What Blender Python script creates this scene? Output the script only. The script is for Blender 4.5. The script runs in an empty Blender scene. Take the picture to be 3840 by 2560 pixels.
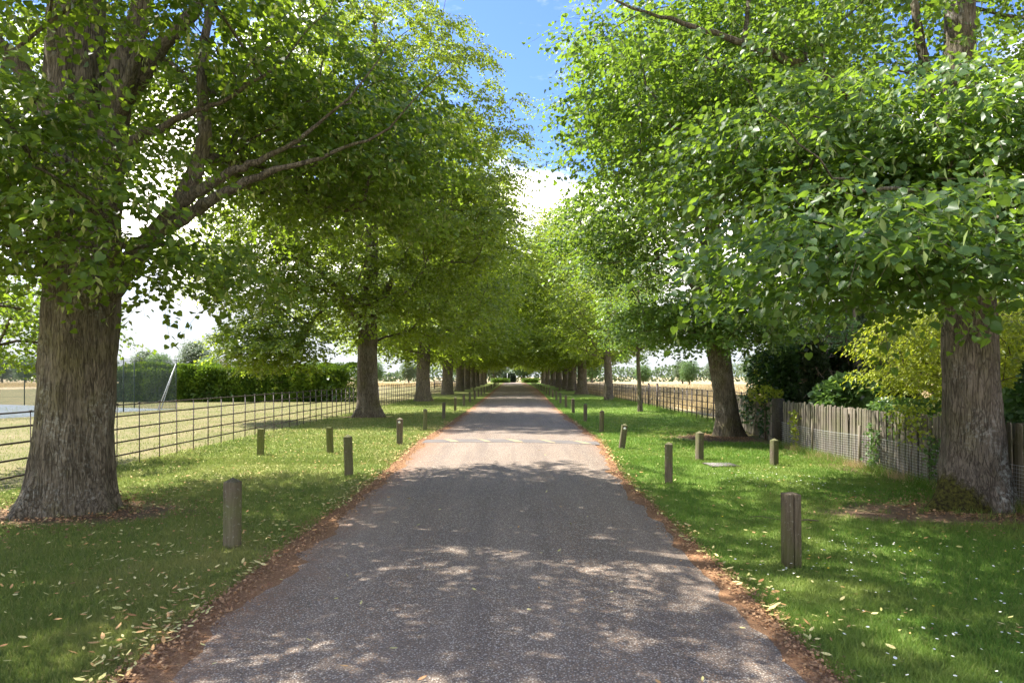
import bpy, math, random
import numpy as np
from mathutils import noise as mnoise, Vector, Matrix

S = bpy.context.scene
COL = S.collection
R = np.random.default_rng(11)
random.seed(5)

# ------------------------------------------------------------------ camera
cam = bpy.data.objects.new("camera", bpy.data.cameras.new("camera"))
COL.objects.link(cam)
cam.location = (0, 0, 1.8)
cam.rotation_euler = (math.radians(90), 0, 0)
cam.data.lens = 24
cam.data.sensor_width = 36
cam.data.shift_y = 0.034
cam.data.clip_start = 0.05
cam.data.clip_end = 3000
S.camera = cam

# ------------------------------------------------------------------ light
SUN_EL = 57.0
SUN_DIR = Vector((-0.93, 0.37, 0)).normalized() * math.cos(math.radians(SUN_EL)) + Vector((0, 0, math.sin(math.radians(SUN_EL))))
sun = bpy.data.objects.new("sun", bpy.data.lights.new("sun", 'SUN'))
COL.objects.link(sun)
sun.data.energy = 2.0
sun.data.angle = math.radians(0.55)
sun.data.color = (1.0, 0.95, 0.86)
sun.rotation_euler = SUN_DIR.to_track_quat('Z', 'Y').to_euler()
S.view_settings.view_transform = 'Standard'
S.view_settings.look = 'None'
S.view_settings.exposure = 2.98
S.view_settings.gamma = 1
S.view_settings.use_curve_mapping = False
S.cycles.max_bounces = 7
S.cycles.diffuse_bounces = 5
S.cycles.transmission_bounces = 5
S.cycles.glossy_bounces = 2
S.cycles.caustics_reflective = False
S.cycles.caustics_refractive = False

W = bpy.data.worlds.new("World")
S.world = W
W.use_nodes = True
nt = W.node_tree
for n in list(nt.nodes): nt.nodes.remove(n)
def wn(t, **k):
    n = nt.nodes.new(t)
    for a, b in k.items(): setattr(n, a, b)
    return n
sky = wn('ShaderNodeTexSky', sky_type='NISHITA', sun_disc=False, sun_elevation=math.radians(SUN_EL),
         sun_rotation=math.atan2(SUN_DIR.x, SUN_DIR.y), air_density=1.0, dust_density=0.6, ozone_density=2.5)
tc = wn('ShaderNodeTexCoord')
mp = wn('ShaderNodeMapping'); mp.inputs['Scale'].default_value = (1, 1, 2.6); mp.inputs['Location'].default_value = (0.35, 0.1, 0.0)
cn = wn('ShaderNodeTexNoise'); cn.inputs['Scale'].default_value = 3.4; cn.inputs['Detail'].default_value = 8; cn.inputs['Roughness'].default_value = 0.58
sep = wn('ShaderNodeSeparateXYZ')
mr = wn('ShaderNodeMapRange'); mr.inputs['From Min'].default_value = 0.02; mr.inputs['From Max'].default_value = 0.50
mr.inputs['To Min'].default_value = 0.22; mr.inputs['To Max'].default_value = -0.10
addn = wn('ShaderNodeMath', operation='ADD')
cr = wn('ShaderNodeMapRange', interpolation_type='SMOOTHSTEP'); cr.inputs['From Min'].default_value = 0.45; cr.inputs['From Max'].default_value = 0.66
mx = wn('ShaderNodeMix', data_type='RGBA')
hs = wn('ShaderNodeMix', data_type='RGBA', blend_type='MULTIPLY'); hs.inputs[0].default_value = 1; hs.inputs[7].default_value = (0.165, 0.20, 0.285, 1)
bg = wn('ShaderNodeBackground'); bg.inputs['Strength'].default_value = 0.15
wo = wn('ShaderNodeOutputWorld')
L = nt.links.new
L(tc.outputs['Generated'], mp.inputs['Vector']); L(mp.outputs[0], cn.inputs['Vector'])
L(tc.outputs['Generated'], sep.inputs[0]); L(sep.outputs['Z'], mr.inputs['Value'])
L(cn.outputs[0], addn.inputs[0]); L(mr.outputs[0], addn.inputs[1]); L(addn.outputs[0], cr.inputs['Value'])
L(sky.outputs[0], hs.inputs[6]); L(hs.outputs[2], mx.inputs[6])
ce = wn('ShaderNodeMapRange', interpolation_type='SMOOTHSTEP'); ce.inputs['From Min'].default_value = 0.07; ce.inputs['From Max'].default_value = 0.24
cc = wn('ShaderNodeMix', data_type='RGBA'); cc.inputs[6].default_value = (0.92, 0.96, 1.0, 1); cc.inputs[7].default_value = (5.0, 4.6, 4.1, 1)
L(sep.outputs['Z'], ce.inputs['Value']); L(ce.outputs[0], cc.inputs[0]); L(cc.outputs[2], mx.inputs[7])
L(cr.outputs[0], mx.inputs[0]); L(mx.outputs[2], bg.inputs['Color']); L(bg.outputs[0], wo.inputs['Surface'])

# ------------------------------------------------------------------ helpers
def tag(o, label=None, cat=None, group=None, kind=None):
    if label: o['label'] = label
    if cat: o['category'] = cat
    if group: o['group'] = group
    if kind: o['kind'] = kind
    return o

class MB:
    """collects vertices and faces (tris or quads) and builds one mesh"""
    def __init__(s): s.v = []; s.f = []; s.n = 0; s.a = []
    def add(s, v, f, a=None):
        v = np.asarray(v, float).reshape(-1, 3); f = np.asarray(f, int)
        s.v.append(v); s.f.append(f + s.n); s.n += len(v)
        s.a.append(np.zeros(len(f)) if a is None else (np.full(len(f), a) if np.isscalar(a) else np.asarray(a)))
    def box(s, c, d, rot=0.0, a=None, tilt=None):
        c = np.array(c, float); d = np.array(d, float) / 2
        q = np.array([[x, y, z] for z in (-1, 1) for x, y in ((-1, -1), (1, -1), (1, 1), (-1, 1))]) * d
        if tilt is not None: q = q @ np.array(Matrix.Rotation(tilt[0], 3, tilt[1])).T
        cs, sn = math.cos(rot), math.sin(rot)
        q = np.stack([q[:, 0] * cs - q[:, 1] * sn, q[:, 0] * sn + q[:, 1] * cs, q[:, 2]], 1) + c
        s.add(q, [[3, 2, 1, 0], [4, 5, 6, 7], [0, 1, 5, 4], [1, 2, 6, 5], [2, 3, 7, 6], [3, 0, 4, 7]], a)
    def tube(s, pts, rad, seg=6, cap=True, a=None):
        pts = np.asarray(pts, float); n = len(pts)
        rad = np.broadcast_to(np.asarray(rad, float), (n,))
        t = np.gradient(pts, axis=0); t /= np.linalg.norm(t, axis=1)[:, None] + 1e-9
        ref = np.array([0, 0, 1.0]) if abs(t[:, 2]).mean() < 0.8 else np.array([1.0, 0, 0])
        u = np.cross(t, ref); u /= np.linalg.norm(u, axis=1)[:, None] + 1e-9
        w = np.cross(t, u)
        ang = np.arange(seg) / seg * 2 * math.pi
        ring = pts[:, None] + rad[:, None, None] * (u[:, None] * np.cos(ang)[None, :, None] + w[:, None] * np.sin(ang)[None, :, None])
        i = np.arange(n - 1)[:, None] * seg; j = np.arange(seg)[None]
        k = (j + 1) % seg
        f = np.stack([i + j, i + k, i + seg + k, i + seg + j], -1).reshape(-1, 4)
        s.add(ring.reshape(-1, 3), f[:, ::-1], a)
        if cap and seg > 3:
            for b, e in ((0, 0), (n - 1, 1)):
                cf = [[b * seg, b * seg + q, b * seg + q + 1, b * seg + q + 1] for q in range(1, seg - 1)]
                cf = np.array(cf)[:, :3]
                s.f.append((cf[:, ::-1] if e else cf) + s.n - n * seg); s.a.append(np.zeros(len(cf)))
    def build(s, name, mat, parent=None, smooth=False, attr=False, loc=None):
        me = bpy.data.meshes.new(name)
        v = np.concatenate(s.v)
        if loc is not None: v = v - np.array(loc, float)
        tot = sum(f.size for f in s.f); nf = sum(len(f) for f in s.f)
        me.vertices.add(len(v)); me.vertices.foreach_set('co', v.astype(np.float32).ravel())
        me.loops.add(tot); me.loops.foreach_set('vertex_index', np.concatenate([f.ravel() for f in s.f]).astype(np.int32))
        sizes = np.concatenate([np.full(len(f), f.shape[1]) for f in s.f])
        me.polygons.add(nf)
        me.polygons.foreach_set('loop_start', np.concatenate([[0], np.cumsum(sizes)[:-1]]).astype(np.int32))
        me.polygons.foreach_set('loop_total', sizes.astype(np.int32))
        if attr:
            at = me.attributes.new('rnd', 'FLOAT', 'FACE')
            at.data.foreach_set('value', np.concatenate(s.a).astype(np.float32))
        me.update(calc_edges=True)
        if smooth: me.shade_smooth()
        if mat: me.materials.append(mat)
        o = bpy.data.objects.new(name, me); COL.objects.link(o)
        if loc is not None: o.location = loc
        if parent: o.parent = parent
        return o

def empty(name, loc, label, cat, group=None):
    o = bpy.data.objects.new(name, None); COL.objects.link(o); o.location = loc
    o.empty_display_size = 0.2
    return tag(o, label, cat, group)

def copy_tree(root, loc=None, rotz=None, scale=None):
    r = root.copy(); COL.objects.link(r)
    for ch in list(root.children):
        c = ch.copy(); COL.objects.link(c); c.parent = r
        for g in ch.children:
            d = g.copy(); COL.objects.link(d); d.parent = c
    if loc is not None: r.location = loc
    if rotz is not None: r.rotation_euler = (0, 0, rotz)
    if scale is not None: r.scale = scale if hasattr(scale, '__len__') else (scale,) * 3
    return r

# ------------------------------------------------------------------ materials
class NT:
    def __init__(s, name):
        s.m = bpy.data.materials.new(name); s.m.use_nodes = True; s.t = s.m.node_tree
        for n in list(s.t.nodes): s.t.nodes.remove(n)
        s.out = s.n('ShaderNodeOutputMaterial')
    def n(s, t, inp=None, **k):
        n = s.t.nodes.new(t)
        for a, b in k.items(): setattr(n, a, b)
        for a, b in (inp or {}).items(): s.put(n.inputs[a], b)
        return n
    def put(s, sock, b):
        if isinstance(b, bpy.types.NodeSocket): s.t.links.new(b, sock)
        else:
            if isinstance(b, tuple) and len(b) == 3 and sock.type == 'RGBA': b = b + (1,)
            sock.default_value = b
    def coord(s, scale=(1, 1, 1), world=False):
        if world: v = s.n('ShaderNodeNewGeometry').outputs['Position']
        else: v = s.n('ShaderNodeTexCoord').outputs['Object']
        return s.n('ShaderNodeMapping', {'Vector': v, 'Scale': scale}).outputs[0]
    def noise(s, vec, scale, detail=4, rough=0.55, dist=0.0):
        return s.n('ShaderNodeTexNoise', {'Vector': vec, 'Scale': scale, 'Detail': detail, 'Roughness': rough, 'Distortion': dist}).outputs[0]
    def vor(s, vec, scale, feature='F1', out='Distance'):
        return s.n('ShaderNodeTexVoronoi', {'Vector': vec, 'Scale': scale}, feature=feature).outputs[out]
    def rng(s, v, a, b, c=0.0, d=1.0):
        return s.n('ShaderNodeMapRange', {'Value': v, 'From Min': a, 'From Max': b, 'To Min': c, 'To Max': d}).outputs[0]
    def mix(s, f, a, b, mode='MIX'):
        n = s.n('ShaderNodeMix', data_type='RGBA', blend_type=mode)
        s.put(n.inputs[0], f); s.put(n.inputs[6], a); s.put(n.inputs[7], b); return n.outputs[2]
    def math(s, op, a, b=0.0):
        n = s.n('ShaderNodeMath', operation=op); s.put(n.inputs[0], a); s.put(n.inputs[1], b); return n.outputs[0]
    def bump(s, h, strength, dist): return s.n('ShaderNodeBump', {'Height': h, 'Strength': strength, 'Distance': dist}).outputs[0]
    def bsdf(s, col, rough=0.8, normal=None, spec=0.3, metal=0.0):
        i = {'Base Color': col, 'Roughness': rough, 'Specular IOR Level': spec, 'Metallic': metal}
        if normal is not None: i['Normal'] = normal
        return s.n('ShaderNodeBsdfPrincipled', i).outputs[0]
    def done(s, sh): s.t.links.new(sh, s.out.inputs['Surface']); return s.m

def leaf_mat(name, dark, mid, light, trans, tf=0.42, pale=None, rough=0.42, spec=0.35, nscale=0.5):
    M = NT(name)
    a = M.n('ShaderNodeAttribute', attribute_name='rnd').outputs['Fac']
    c = M.mix(M.rng(a, 0.0, 0.5), dark, mid)
    c = M.mix(M.rng(a, 0.5, 0.88), c, light)
    big = M.noise(M.coord(world=True), nscale, 3)
    c = M.mix(M.rng(big, 0.35, 0.7, 0.0, 0.45), c, light)
    t = M.mix(M.rng(a, 0.0, 0.9), tuple(x * 0.75 for x in trans), tuple(x * 1.2 for x in trans))
    if pale:
        k = M.math('GREATER_THAN', a, 0.91)
        c = M.mix(k, c, pale); t = M.mix(k, t, tuple(x * 0.95 for x in pale))
    d = M.bsdf(c, rough, None, spec)
    tr = M.n('ShaderNodeBsdfTranslucent', {'Color': t}).outputs[0]
    ms = M.n('ShaderNodeMixShader'); M.put(ms.inputs[0], tf); M.put(ms.inputs[1], d); M.put(ms.inputs[2], tr)
    return M.done(ms.outputs[0])

def bark_mat(name, c1, c2, moss, lichen, sc=1.0, mossy=None):
    M = NT(name)
    v = M.coord()
    wv = M.n('ShaderNodeMapping', {'Vector': v, 'Scale': (15 * sc, 15 * sc, 2.6 * sc)}).outputs[0]
    f1 = M.noise(wv, 1.0, 6, 0.62, 1.2)
    rid = M.n('ShaderNodeTexVoronoi', {'Vector': M.n('ShaderNodeMapping', {'Vector': M.n('ShaderNodeMix', {4: v, 5: M.n('ShaderNodeTexNoise', {'Vector': v, 'Scale': 4.0}).outputs['Color'], 0: 0.08}, data_type='VECTOR').outputs[1], 'Scale': (20 * sc, 20 * sc, 3.2 * sc)}).outputs[0], 'Scale': 1.0}, feature='DISTANCE_TO_EDGE').outputs['Distance']
    ridge = M.noise(M.n('ShaderNodeMapping', {'Vector': v, 'Scale': (34 * sc, 34 * sc, 3.0 * sc)}).outputs[0], 1.0, 8, 0.7, 1.6)
    crack = M.math('MAXIMUM', M.rng(rid, 0.0, 0.10), M.rng(M.noise(v, 3.0, 2), 0.42, 0.60))
    crack = M.math('MINIMUM', crack, M.rng(ridge, 0.38, 0.50))
    fine = M.noise(v, 60 * sc, 4)
    c = M.mix(M.rng(f1, 0.3, 0.7), c1, c2)
    c = M.mix(M.rng(M.noise(v, 2.1, 3), 0.5, 0.72, 0, 0.6), c, moss)
    lm = M.math('MULTIPLY', M.rng(M.noise(v, 1.6, 2, 0.5), 0.52, 0.66), M.rng(M.noise(v, 22, 5, 0.7), 0.5, 0.6))
    c = M.mix(M.math('MULTIPLY', lm, 0.5), c, lichen)
    c = M.mix(M.rng(crack, 0, 1, 0.8, 0), c, tuple(x * 0.35 for x in c1))
    if mossy:
        sp = M.n('ShaderNodeSeparateXYZ', {0: v}); nz_ = M.math('MULTIPLY', M.math('SUBTRACT', M.noise(v, 5, 5, 0.7), 0.5), 0.7)
        mk = M.math('MULTIPLY', M.rng(M.math('ADD', M.math('ADD', sp.outputs['Z'], M.math('MULTIPLY', M.math('SUBTRACT', sp.outputs['X'], 5.9), 0.9)), nz_), 0.60, 0.42), M.rng(M.math('ADD', sp.outputs['X'], nz_), mossy + 0.12, mossy - 0.05))
        c = M.mix(mk, c, M.mix(M.rng(M.noise(v, 26, 4), 0.35, 0.65), (0.035, 0.028, 0.015), (0.12, 0.12, 0.025)))
        m2 = M.math('MULTIPLY', M.rng(M.math('ADD', sp.outputs['Z'], nz_), 0.95, 0.6), M.rng(M.math('ADD', sp.outputs['X'], nz_), mossy + 0.1, mossy + 0.25))
        c = M.mix(M.math('MULTIPLY', m2, M.rng(M.noise(v, 14, 6, 0.75), 0.46, 0.56)), c, (0.46, 0.48, 0.45))
    h = M.math('ADD', M.math('MULTIPLY', crack, 0.5), M.math('ADD', M.math('ADD', M.math('MULTIPLY', f1, 0.6), M.math('MULTIPLY', ridge, 0.8)), M.math('MULTIPLY', fine, 0.25)))
    return M.done(M.bsdf(c, 0.92, M.bump(h, 0.9, 0.028), 0.15))

BARK = bark_mat('lime_bark', (0.10, 0.083, 0.056), (0.245, 0.21, 0.155), (0.15, 0.14, 0.045), (0.42, 0.43, 0.37))
BARK_R = bark_mat('lime_bark_grey', (0.12, 0.098, 0.078), (0.265, 0.225, 0.185), (0.16, 0.145, 0.07), (0.5, 0.52, 0.5), mossy=6.35)
TWIG = NT('twig_bark'); TWIG = TWIG.done(TWIG.bsdf((0.10, 0.075, 0.05), 0.9))
LIME = leaf_mat('lime_leaf', (0.035, 0.075, 0.018), (0.062, 0.115, 0.02), (0.115, 0.17, 0.03), (0.29, 0.42, 0.025), 0.45, (0.34, 0.38, 0.12))
LIMEB = leaf_mat('lime_leaf_bright', (0.045, 0.09, 0.018), (0.085, 0.14, 0.022), (0.155, 0.20, 0.035), (0.38, 0.50, 0.03), 0.48, (0.34, 0.40, 0.13))
LIMER = leaf_mat('lime_leaf_blue', (0.033, 0.078, 0.028), (0.055, 0.11, 0.038), (0.10, 0.155, 0.045), (0.27, 0.42, 0.03), 0.45, (0.28, 0.36, 0.13))
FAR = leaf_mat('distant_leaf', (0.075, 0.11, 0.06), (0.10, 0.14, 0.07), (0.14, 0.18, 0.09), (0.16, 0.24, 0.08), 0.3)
CYP = leaf_mat('cypress_green', (0.035, 0.08, 0.01), (0.085, 0.16, 0.018), (0.17, 0.26, 0.025), (0.22, 0.34, 0.02), 0.25)
YEW = leaf_mat('dark_conifer_green', (0.012, 0.024, 0.010), (0.02, 0.04, 0.014), (0.035, 0.055, 0.02), (0.04, 0.07, 0.02), 0.2)
IVY = leaf_mat('ivy_green', (0.018, 0.042, 0.012), (0.03, 0.065, 0.018), (0.05, 0.10, 0.03), (0.08, 0.16, 0.03), 0.3)
GOLD = leaf_mat('golden_leaf', (0.12, 0.18, 0.02), (0.21, 0.27, 0.03), (0.32, 0.35, 0.045), (0.46, 0.52, 0.03), 0.45, (0.36, 0.36, 0.10), nscale=1.5)
SHRUB = leaf_mat('shrub_leaf', (0.05, 0.10, 0.035), (0.08, 0.15, 0.05), (0.13, 0.20, 0.08), (0.20, 0.34, 0.06), 0.4)
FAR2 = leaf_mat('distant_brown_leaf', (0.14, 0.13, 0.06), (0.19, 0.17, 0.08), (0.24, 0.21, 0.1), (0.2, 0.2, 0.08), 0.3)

def grass_blade_mat(name, a, b, c, tr):
    M = NT(name)
    at = M.n('ShaderNodeAttribute', attribute_name='rnd').outputs['Fac']
    w = M.coord(world=True)
    n1 = M.noise(w, 0.55, 4); n2 = M.noise(w, 2.6, 3)
    c0 = M.mix(M.rng(at, 0, 0.8), a, b)
    c0 = M.mix(M.math('MULTIPLY', M.rng(n1, 0.48, 0.66), 0.7), c0, c)
    c0 = M.mix(M.math('GREATER_THAN', at, 0.90), c0, tuple(x * 1.1 for x in c))
    c0 = M.mix(M.rng(n2, 0.3, 0.7, 0.0, 0.35), c0, b)
    d = M.bsdf(c0, 0.6, None, 0.2)
    t = M.n('ShaderNodeBsdfTranslucent', {'Color': M.mix(0.5, c0, tr)}).outputs[0]
    ms = M.n('ShaderNodeMixShader'); ms.inputs[0].default_value = 0.4; M.put(ms.inputs[1], d); M.put(ms.inputs[2], t)
    return M.done(ms.outputs[0])
GR_L = grass_blade_mat('grass_blades_left', (0.095, 0.14, 0.032), (0.16, 0.21, 0.05), (0.33, 0.29, 0.11), (0.26, 0.35, 0.06))
GR_R = grass_blade_mat('grass_blades_right', (0.085, 0.17, 0.028), (0.14, 0.25, 0.04), (0.26, 0.27, 0.08), (0.24, 0.38, 0.045))
GR_D = grass_blade_mat('dry_grass_blades', (0.36, 0.27, 0.14), (0.48, 0.38, 0.20), (0.44, 0.33, 0.17), (0.5, 0.42, 0.2))

def soil_patch(M, c, spots):
    """brown bare earth at given places (x, y, rx, ry)"""
    P = M.n('ShaderNodeNewGeometry').outputs['Position']
    nz = M.n('ShaderNodeTexNoise', {'Vector': P, 'Scale': 1.7, 'Detail': 5.0}).outputs[0]
    for (x, y, rx, ry, col) in spots:
        mp = M.n('ShaderNodeMapping', {'Vector': P, 'Location': (-x / rx, -y / ry, 0), 'Scale': (1 / rx, 1 / ry, 0)}).outputs[0]
        ln = M.n('ShaderNodeVectorMath', {0: mp}, operation='LENGTH').outputs['Value']
        d = M.math('ADD', ln, M.math('MULTIPLY', M.math('SUBTRACT', nz, 0.5), 1.6))
        c = M.mix(M.rng(d, 1.15, 0.6), c, col)
    return c

def ground_mat(name, a, b, c, sc=1.0, bumpd=0.02, spots=(), dry=0.5):
    M = NT(name)
    w = M.coord(world=True)
    n0 = M.noise(w, 38 * sc, 5, 0.7); n1 = M.noise(w, 0.5, 4); n2 = M.noise(w, 3.1, 4); n3 = M.noise(w, 160 * sc, 2)
    col = M.mix(M.rng(n0, 0.3, 0.7), a, b)
    col = M.mix(M.math('MULTIPLY', M.rng(n1, 0.42, 0.62), dry), col, c)
    col = M.mix(M.rng(n2, 0.4, 0.7, 0, 0.4), col, b)
    col = M.mix(M.rng(n3, 0.56, 0.7, 0, 0.5), col, c)
    col = soil_patch(M, col, spots)
    return M.done(M.bsdf(col, 0.95, M.bump(M.math('ADD', n0, M.math('MULTIPLY', n3, 0.5)), 0.7, bumpd), 0.1))

SOIL = (0.13, 0.085, 0.055); SOILR = (0.20, 0.13, 0.085)
VERGE_L = ground_mat('verge_turf_left', (0.10, 0.145, 0.032), (0.17, 0.215, 0.05), (0.31, 0.28, 0.11), spots=[(-5.7, 9.0, 1.5, 0.9, SOIL), (-6.4, 30.2, 1.4, 1.0, SOIL)], dry=0.75)
VERGE_R = ground_mat('verge_turf_right', (0.095, 0.165, 0.032), (0.155, 0.235, 0.048), (0.26, 0.26, 0.09), spots=[(5.9, 9.0, 2.0, 0.8, SOILR), (6.3, 19.9, 1.9, 1.6, SOIL), (6.9, 14.5, 0.7, 4.5, SOILR)], dry=0.45)
LAWN = ground_mat('mown_lawn', (0.115, 0.12, 0.042), (0.165, 0.15, 0.065), (0.21, 0.17, 0.09), 0.6, dry=0.8)
FIELD = ground_mat('dry_field', (0.34, 0.26, 0.15), (0.42, 0.33, 0.20), (0.28, 0.24, 0.12), 0.3, 0.05)
GARDEN = ground_mat('garden_soil', (0.10, 0.08, 0.045), (0.13, 0.14, 0.05), (0.22, 0.18, 0.10), 0.8)
COURT = NT('court_surface'); _w = COURT.coord(world=True)
COURT = COURT.done(COURT.bsdf(COURT.mix(COURT.noise(_w, 3, 5), (0.12, 0.14, 0.155), (0.16, 0.18, 0.195)), 0.95, None, 0.05))

# road surface: exposed aggregate chippings, lighter wheel tracks, orange litter dust towards the edges
M = NT('chipping_road'); w = M.coord(world=True)
v1 = M.n('ShaderNodeTexVoronoi', {'Vector': w, 'Scale': 85.0}); v2 = M.n('ShaderNodeTexVoronoi', {'Vector': w, 'Scale': 170.0})
ch = M.n('ShaderNodeSeparateColor', {'Color': v1.outputs['Color']})
st = M.mix(M.rng(ch.outputs[0], 0.0, 1.0), (0.175, 0.128, 0.092), (0.35, 0.265, 0.195))
st = M.mix(M.math('GREATER_THAN', ch.outputs[1], 0.76), st, (0.56, 0.49, 0.40))
st = M.mix(M.math('GREATER_THAN', ch.outputs[2], 0.88), st, (0.30, 0.17, 0.09))
st = M.mix(M.rng(v1.outputs['Distance'], 0.35, 0.62, 0, 0.85), st, (0.075, 0.055, 0.042))
big = M.noise(M.n('ShaderNodeMapping', {'Vector': w, 'Scale': (1.4, 0.22, 1)}).outputs[0], 1.0, 5, 0.6)
st = M.mix(M.rng(big, 0.4, 0.7, 0.0, 0.30), st, (0.33, 0.26, 0.20))
trk = M.noise(M.n('ShaderNodeMapping', {'Vector': w, 'Scale': (3.2, 0.10, 1)}).outputs[0], 1.0, 4, 0.6)
st = M.mix(M.rng(trk, 0.5, 0.68, 0.0, 0.40), st, (0.105, 0.08, 0.068))
bl = M.noise(w, 0.9, 5, 0.65)
st = M.mix(M.rng(bl, 0.5, 0.75, 0.0, 0.25), st, (0.115, 0.09, 0.08))
px = M.n('ShaderNodeSeparateXYZ', {0: w}).outputs['X']
edge = M.math('ABSOLUTE', M.math('SUBTRACT', px, 0.1))
en = M.math('ADD', edge, M.math('MULTIPLY', M.math('SUBTRACT', M.noise(w, 2.2, 6, 0.7), 0.5), 1.3))
st = M.mix(M.math('MULTIPLY', M.rng(en, 1.75, 2.5), M.rng(M.noise(w, 45, 3), 0.35, 0.6)), st, (0.25, 0.12, 0.055))
hh = M.math('ADD', M.rng(v1.outputs['Distance'], 0.6, 0.0), M.math('MULTIPLY', M.rng(v2.outputs['Distance'], 0.6, 0), 0.4))
ROAD = M.done(M.bsdf(st, 0.72, M.bump(hh, 0.8, 0.006), 0.4))

M = NT('hump_tarmac'); w = M.coord(world=True)
c = M.mix(M.noise(w, 70, 4, 0.7), (0.10, 0.09, 0.085), (0.17, 0.155, 0.145))
c = M.mix(M.rng(M.noise(w, 1.5, 4), 0.45, 0.7, 0, 0.4), c, (0.22, 0.19, 0.165))
HUMP = M.done(M.bsdf(c, 0.8, M.bump(M.noise(w, 90, 3), 0.5, 0.004), 0.1))
M = NT('worn_yellow_paint'); w = M.coord(world=True)
c = M.mix(M.rng(M.noise(w, 24, 5, 0.7), 0.42, 0.66), (0.17, 0.15, 0.13), (0.60, 0.42, 0.16))
YELLOW = M.done(M.bsdf(c, 0.7))
M = NT('orange_leaf_litter'); w = M.coord(world=True)
c = M.mix(M.rng(M.noise(w, 60, 5, 0.75), 0.3, 0.7), (0.15, 0.075, 0.04), (0.34, 0.19, 0.10))
c = M.mix(M.rng(M.noise(w, 120, 2), 0.6, 0.7), c, (0.45, 0.32, 0.17))
LITTER = M.done(M.bsdf(c, 0.95, M.bump(M.noise(w, 80, 4), 0.8, 0.012), 0.1))

def wood_mat(name, a, b, green, gf=0.4, sc=1.0):
    M = NT(name); v = M.coord()
    ob = M.n('ShaderNodeObjectInfo').outputs['Random']
    g = M.noise(M.n('ShaderNodeMapping', {'Vector': v, 'Scale': (40 * sc, 40 * sc, 3)}).outputs[0], 1.0, 6, 0.65, 0.6)
    c = M.mix(M.rng(g, 0.3, 0.7), a, b)
    c = M.mix(M.math('MULTIPLY', M.rng(M.noise(M.coord(world=True), 2.3, 4), 0.42, 0.66), gf), c, green)
    c = M.mix(M.rng(ob, 0, 1, 0.0, 0.35), c, tuple(x * 0.45 for x in a))
    c = M.mix(M.math('MULTIPLY', M.rng(M.noise(v, 35, 4, 0.7), 0.6, 0.7), 0.4), c, (0.42, 0.42, 0.36))
    return M.done(M.bsdf(c, 0.9, M.bump(g, 0.7, 0.006), 0.15))
POST = wood_mat('weathered_bollard_wood', (0.085, 0.068, 0.045), (0.19, 0.155, 0.11), (0.14, 0.17, 0.05), 0.5)
POST_G = wood_mat('mossy_bollard_wood', (0.10, 0.10, 0.035), (0.20, 0.20, 0.08), (0.13, 0.17, 0.03), 0.8)
PALE = wood_mat('silvered_pale_wood', (0.115, 0.095, 0.07), (0.25, 0.215, 0.175), (0.13, 0.14, 0.06), 0.6)
DARKW = wood_mat('dark_creosoted_wood', (0.035, 0.03, 0.022), (0.07, 0.058, 0.045), (0.05, 0.055, 0.025), 0.3)
M = NT('dark_iron'); v = M.coord(world=True)
IRON = M.done(M.bsdf(M.mix(M.noise(v, 12, 4), (0.028, 0.022, 0.018), (0.07, 0.048, 0.035)), 0.55, None, 0.4))
M = NT('green_painted_steel'); GREENM = M.done(M.bsdf((0.035, 0.055, 0.045), 0.5))
M = NT('galvanised_steel'); GALV = M.done(M.bsdf(M.mix(M.noise(M.coord(), 20, 3), (0.42, 0.44, 0.45), (0.58, 0.6, 0.6)), 0.45, None, 0.5, 0.3))
M = NT('white_reflector'); WHITE = M.done(M.bsdf((0.8, 0.8, 0.76), 0.35))
M = NT('cover_plate'); v = M.coord(world=True)
COVER = M.done(M.bsdf(M.mix(M.rng(M.vor(v, 28), 0.2, 0.5), (0.30, 0.27, 0.26), (0.17, 0.15, 0.15)), 0.7, M.bump(M.vor(v, 28), 0.6, 0.004)))
M = NT('fallen_bracts'); a = M.n('ShaderNodeAttribute', attribute_name='rnd').outputs['Fac']
c = M.mix(M.rng(a, 0, 0.5), (0.42, 0.40, 0.13), (0.58, 0.50, 0.22)); c = M.mix(M.math('GREATER_THAN', a, 0.6), c, (0.52, 0.30, 0.12)); c = M.mix(M.math('GREATER_THAN', a, 0.88), c, (0.34, 0.17, 0.07))
BRACT = M.done(M.bsdf(c, 0.7))
M = NT('daisy_white'); DAISY = M.done(M.bsdf((0.72, 0.72, 0.64), 0.6))
M = NT('buttercup_yellow'); YELF = M.done(M.bsdf((0.75, 0.55, 0.02), 0.5))

# ------------------------------------------------------------------ ground sheets
def grid_sheet(name, x0, x1, y0, y1, z, nx, ny, mat, zf=None, edge=None, kind='structure'):
    xs = np.linspace(0, 1, nx + 1); ys = np.linspace(y0, y1, ny + 1)
    m = MB()
    V = np.zeros((ny + 1, nx + 1, 3))
    for j, y in enumerate(ys):
        a, b = (x0, x1) if edge is None else edge(y)
        V[j, :, 0] = a + (b - a) * xs; V[j, :, 1] = y
        V[j, :, 2] = z
        if zf is not None: V[j, :, 2] += zf(V[j, :, 0], y, a, b)
    i = np.arange(ny)[:, None] * (nx + 1) + np.arange(nx)[None]
    f = np.stack([i, i + 1, i + nx + 2, i + nx + 1], -1).reshape(-1, 4)
    m.add(V.reshape(-1, 3), f)
    return tag(m.build(name, mat, smooth=True), kind=kind)

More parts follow.
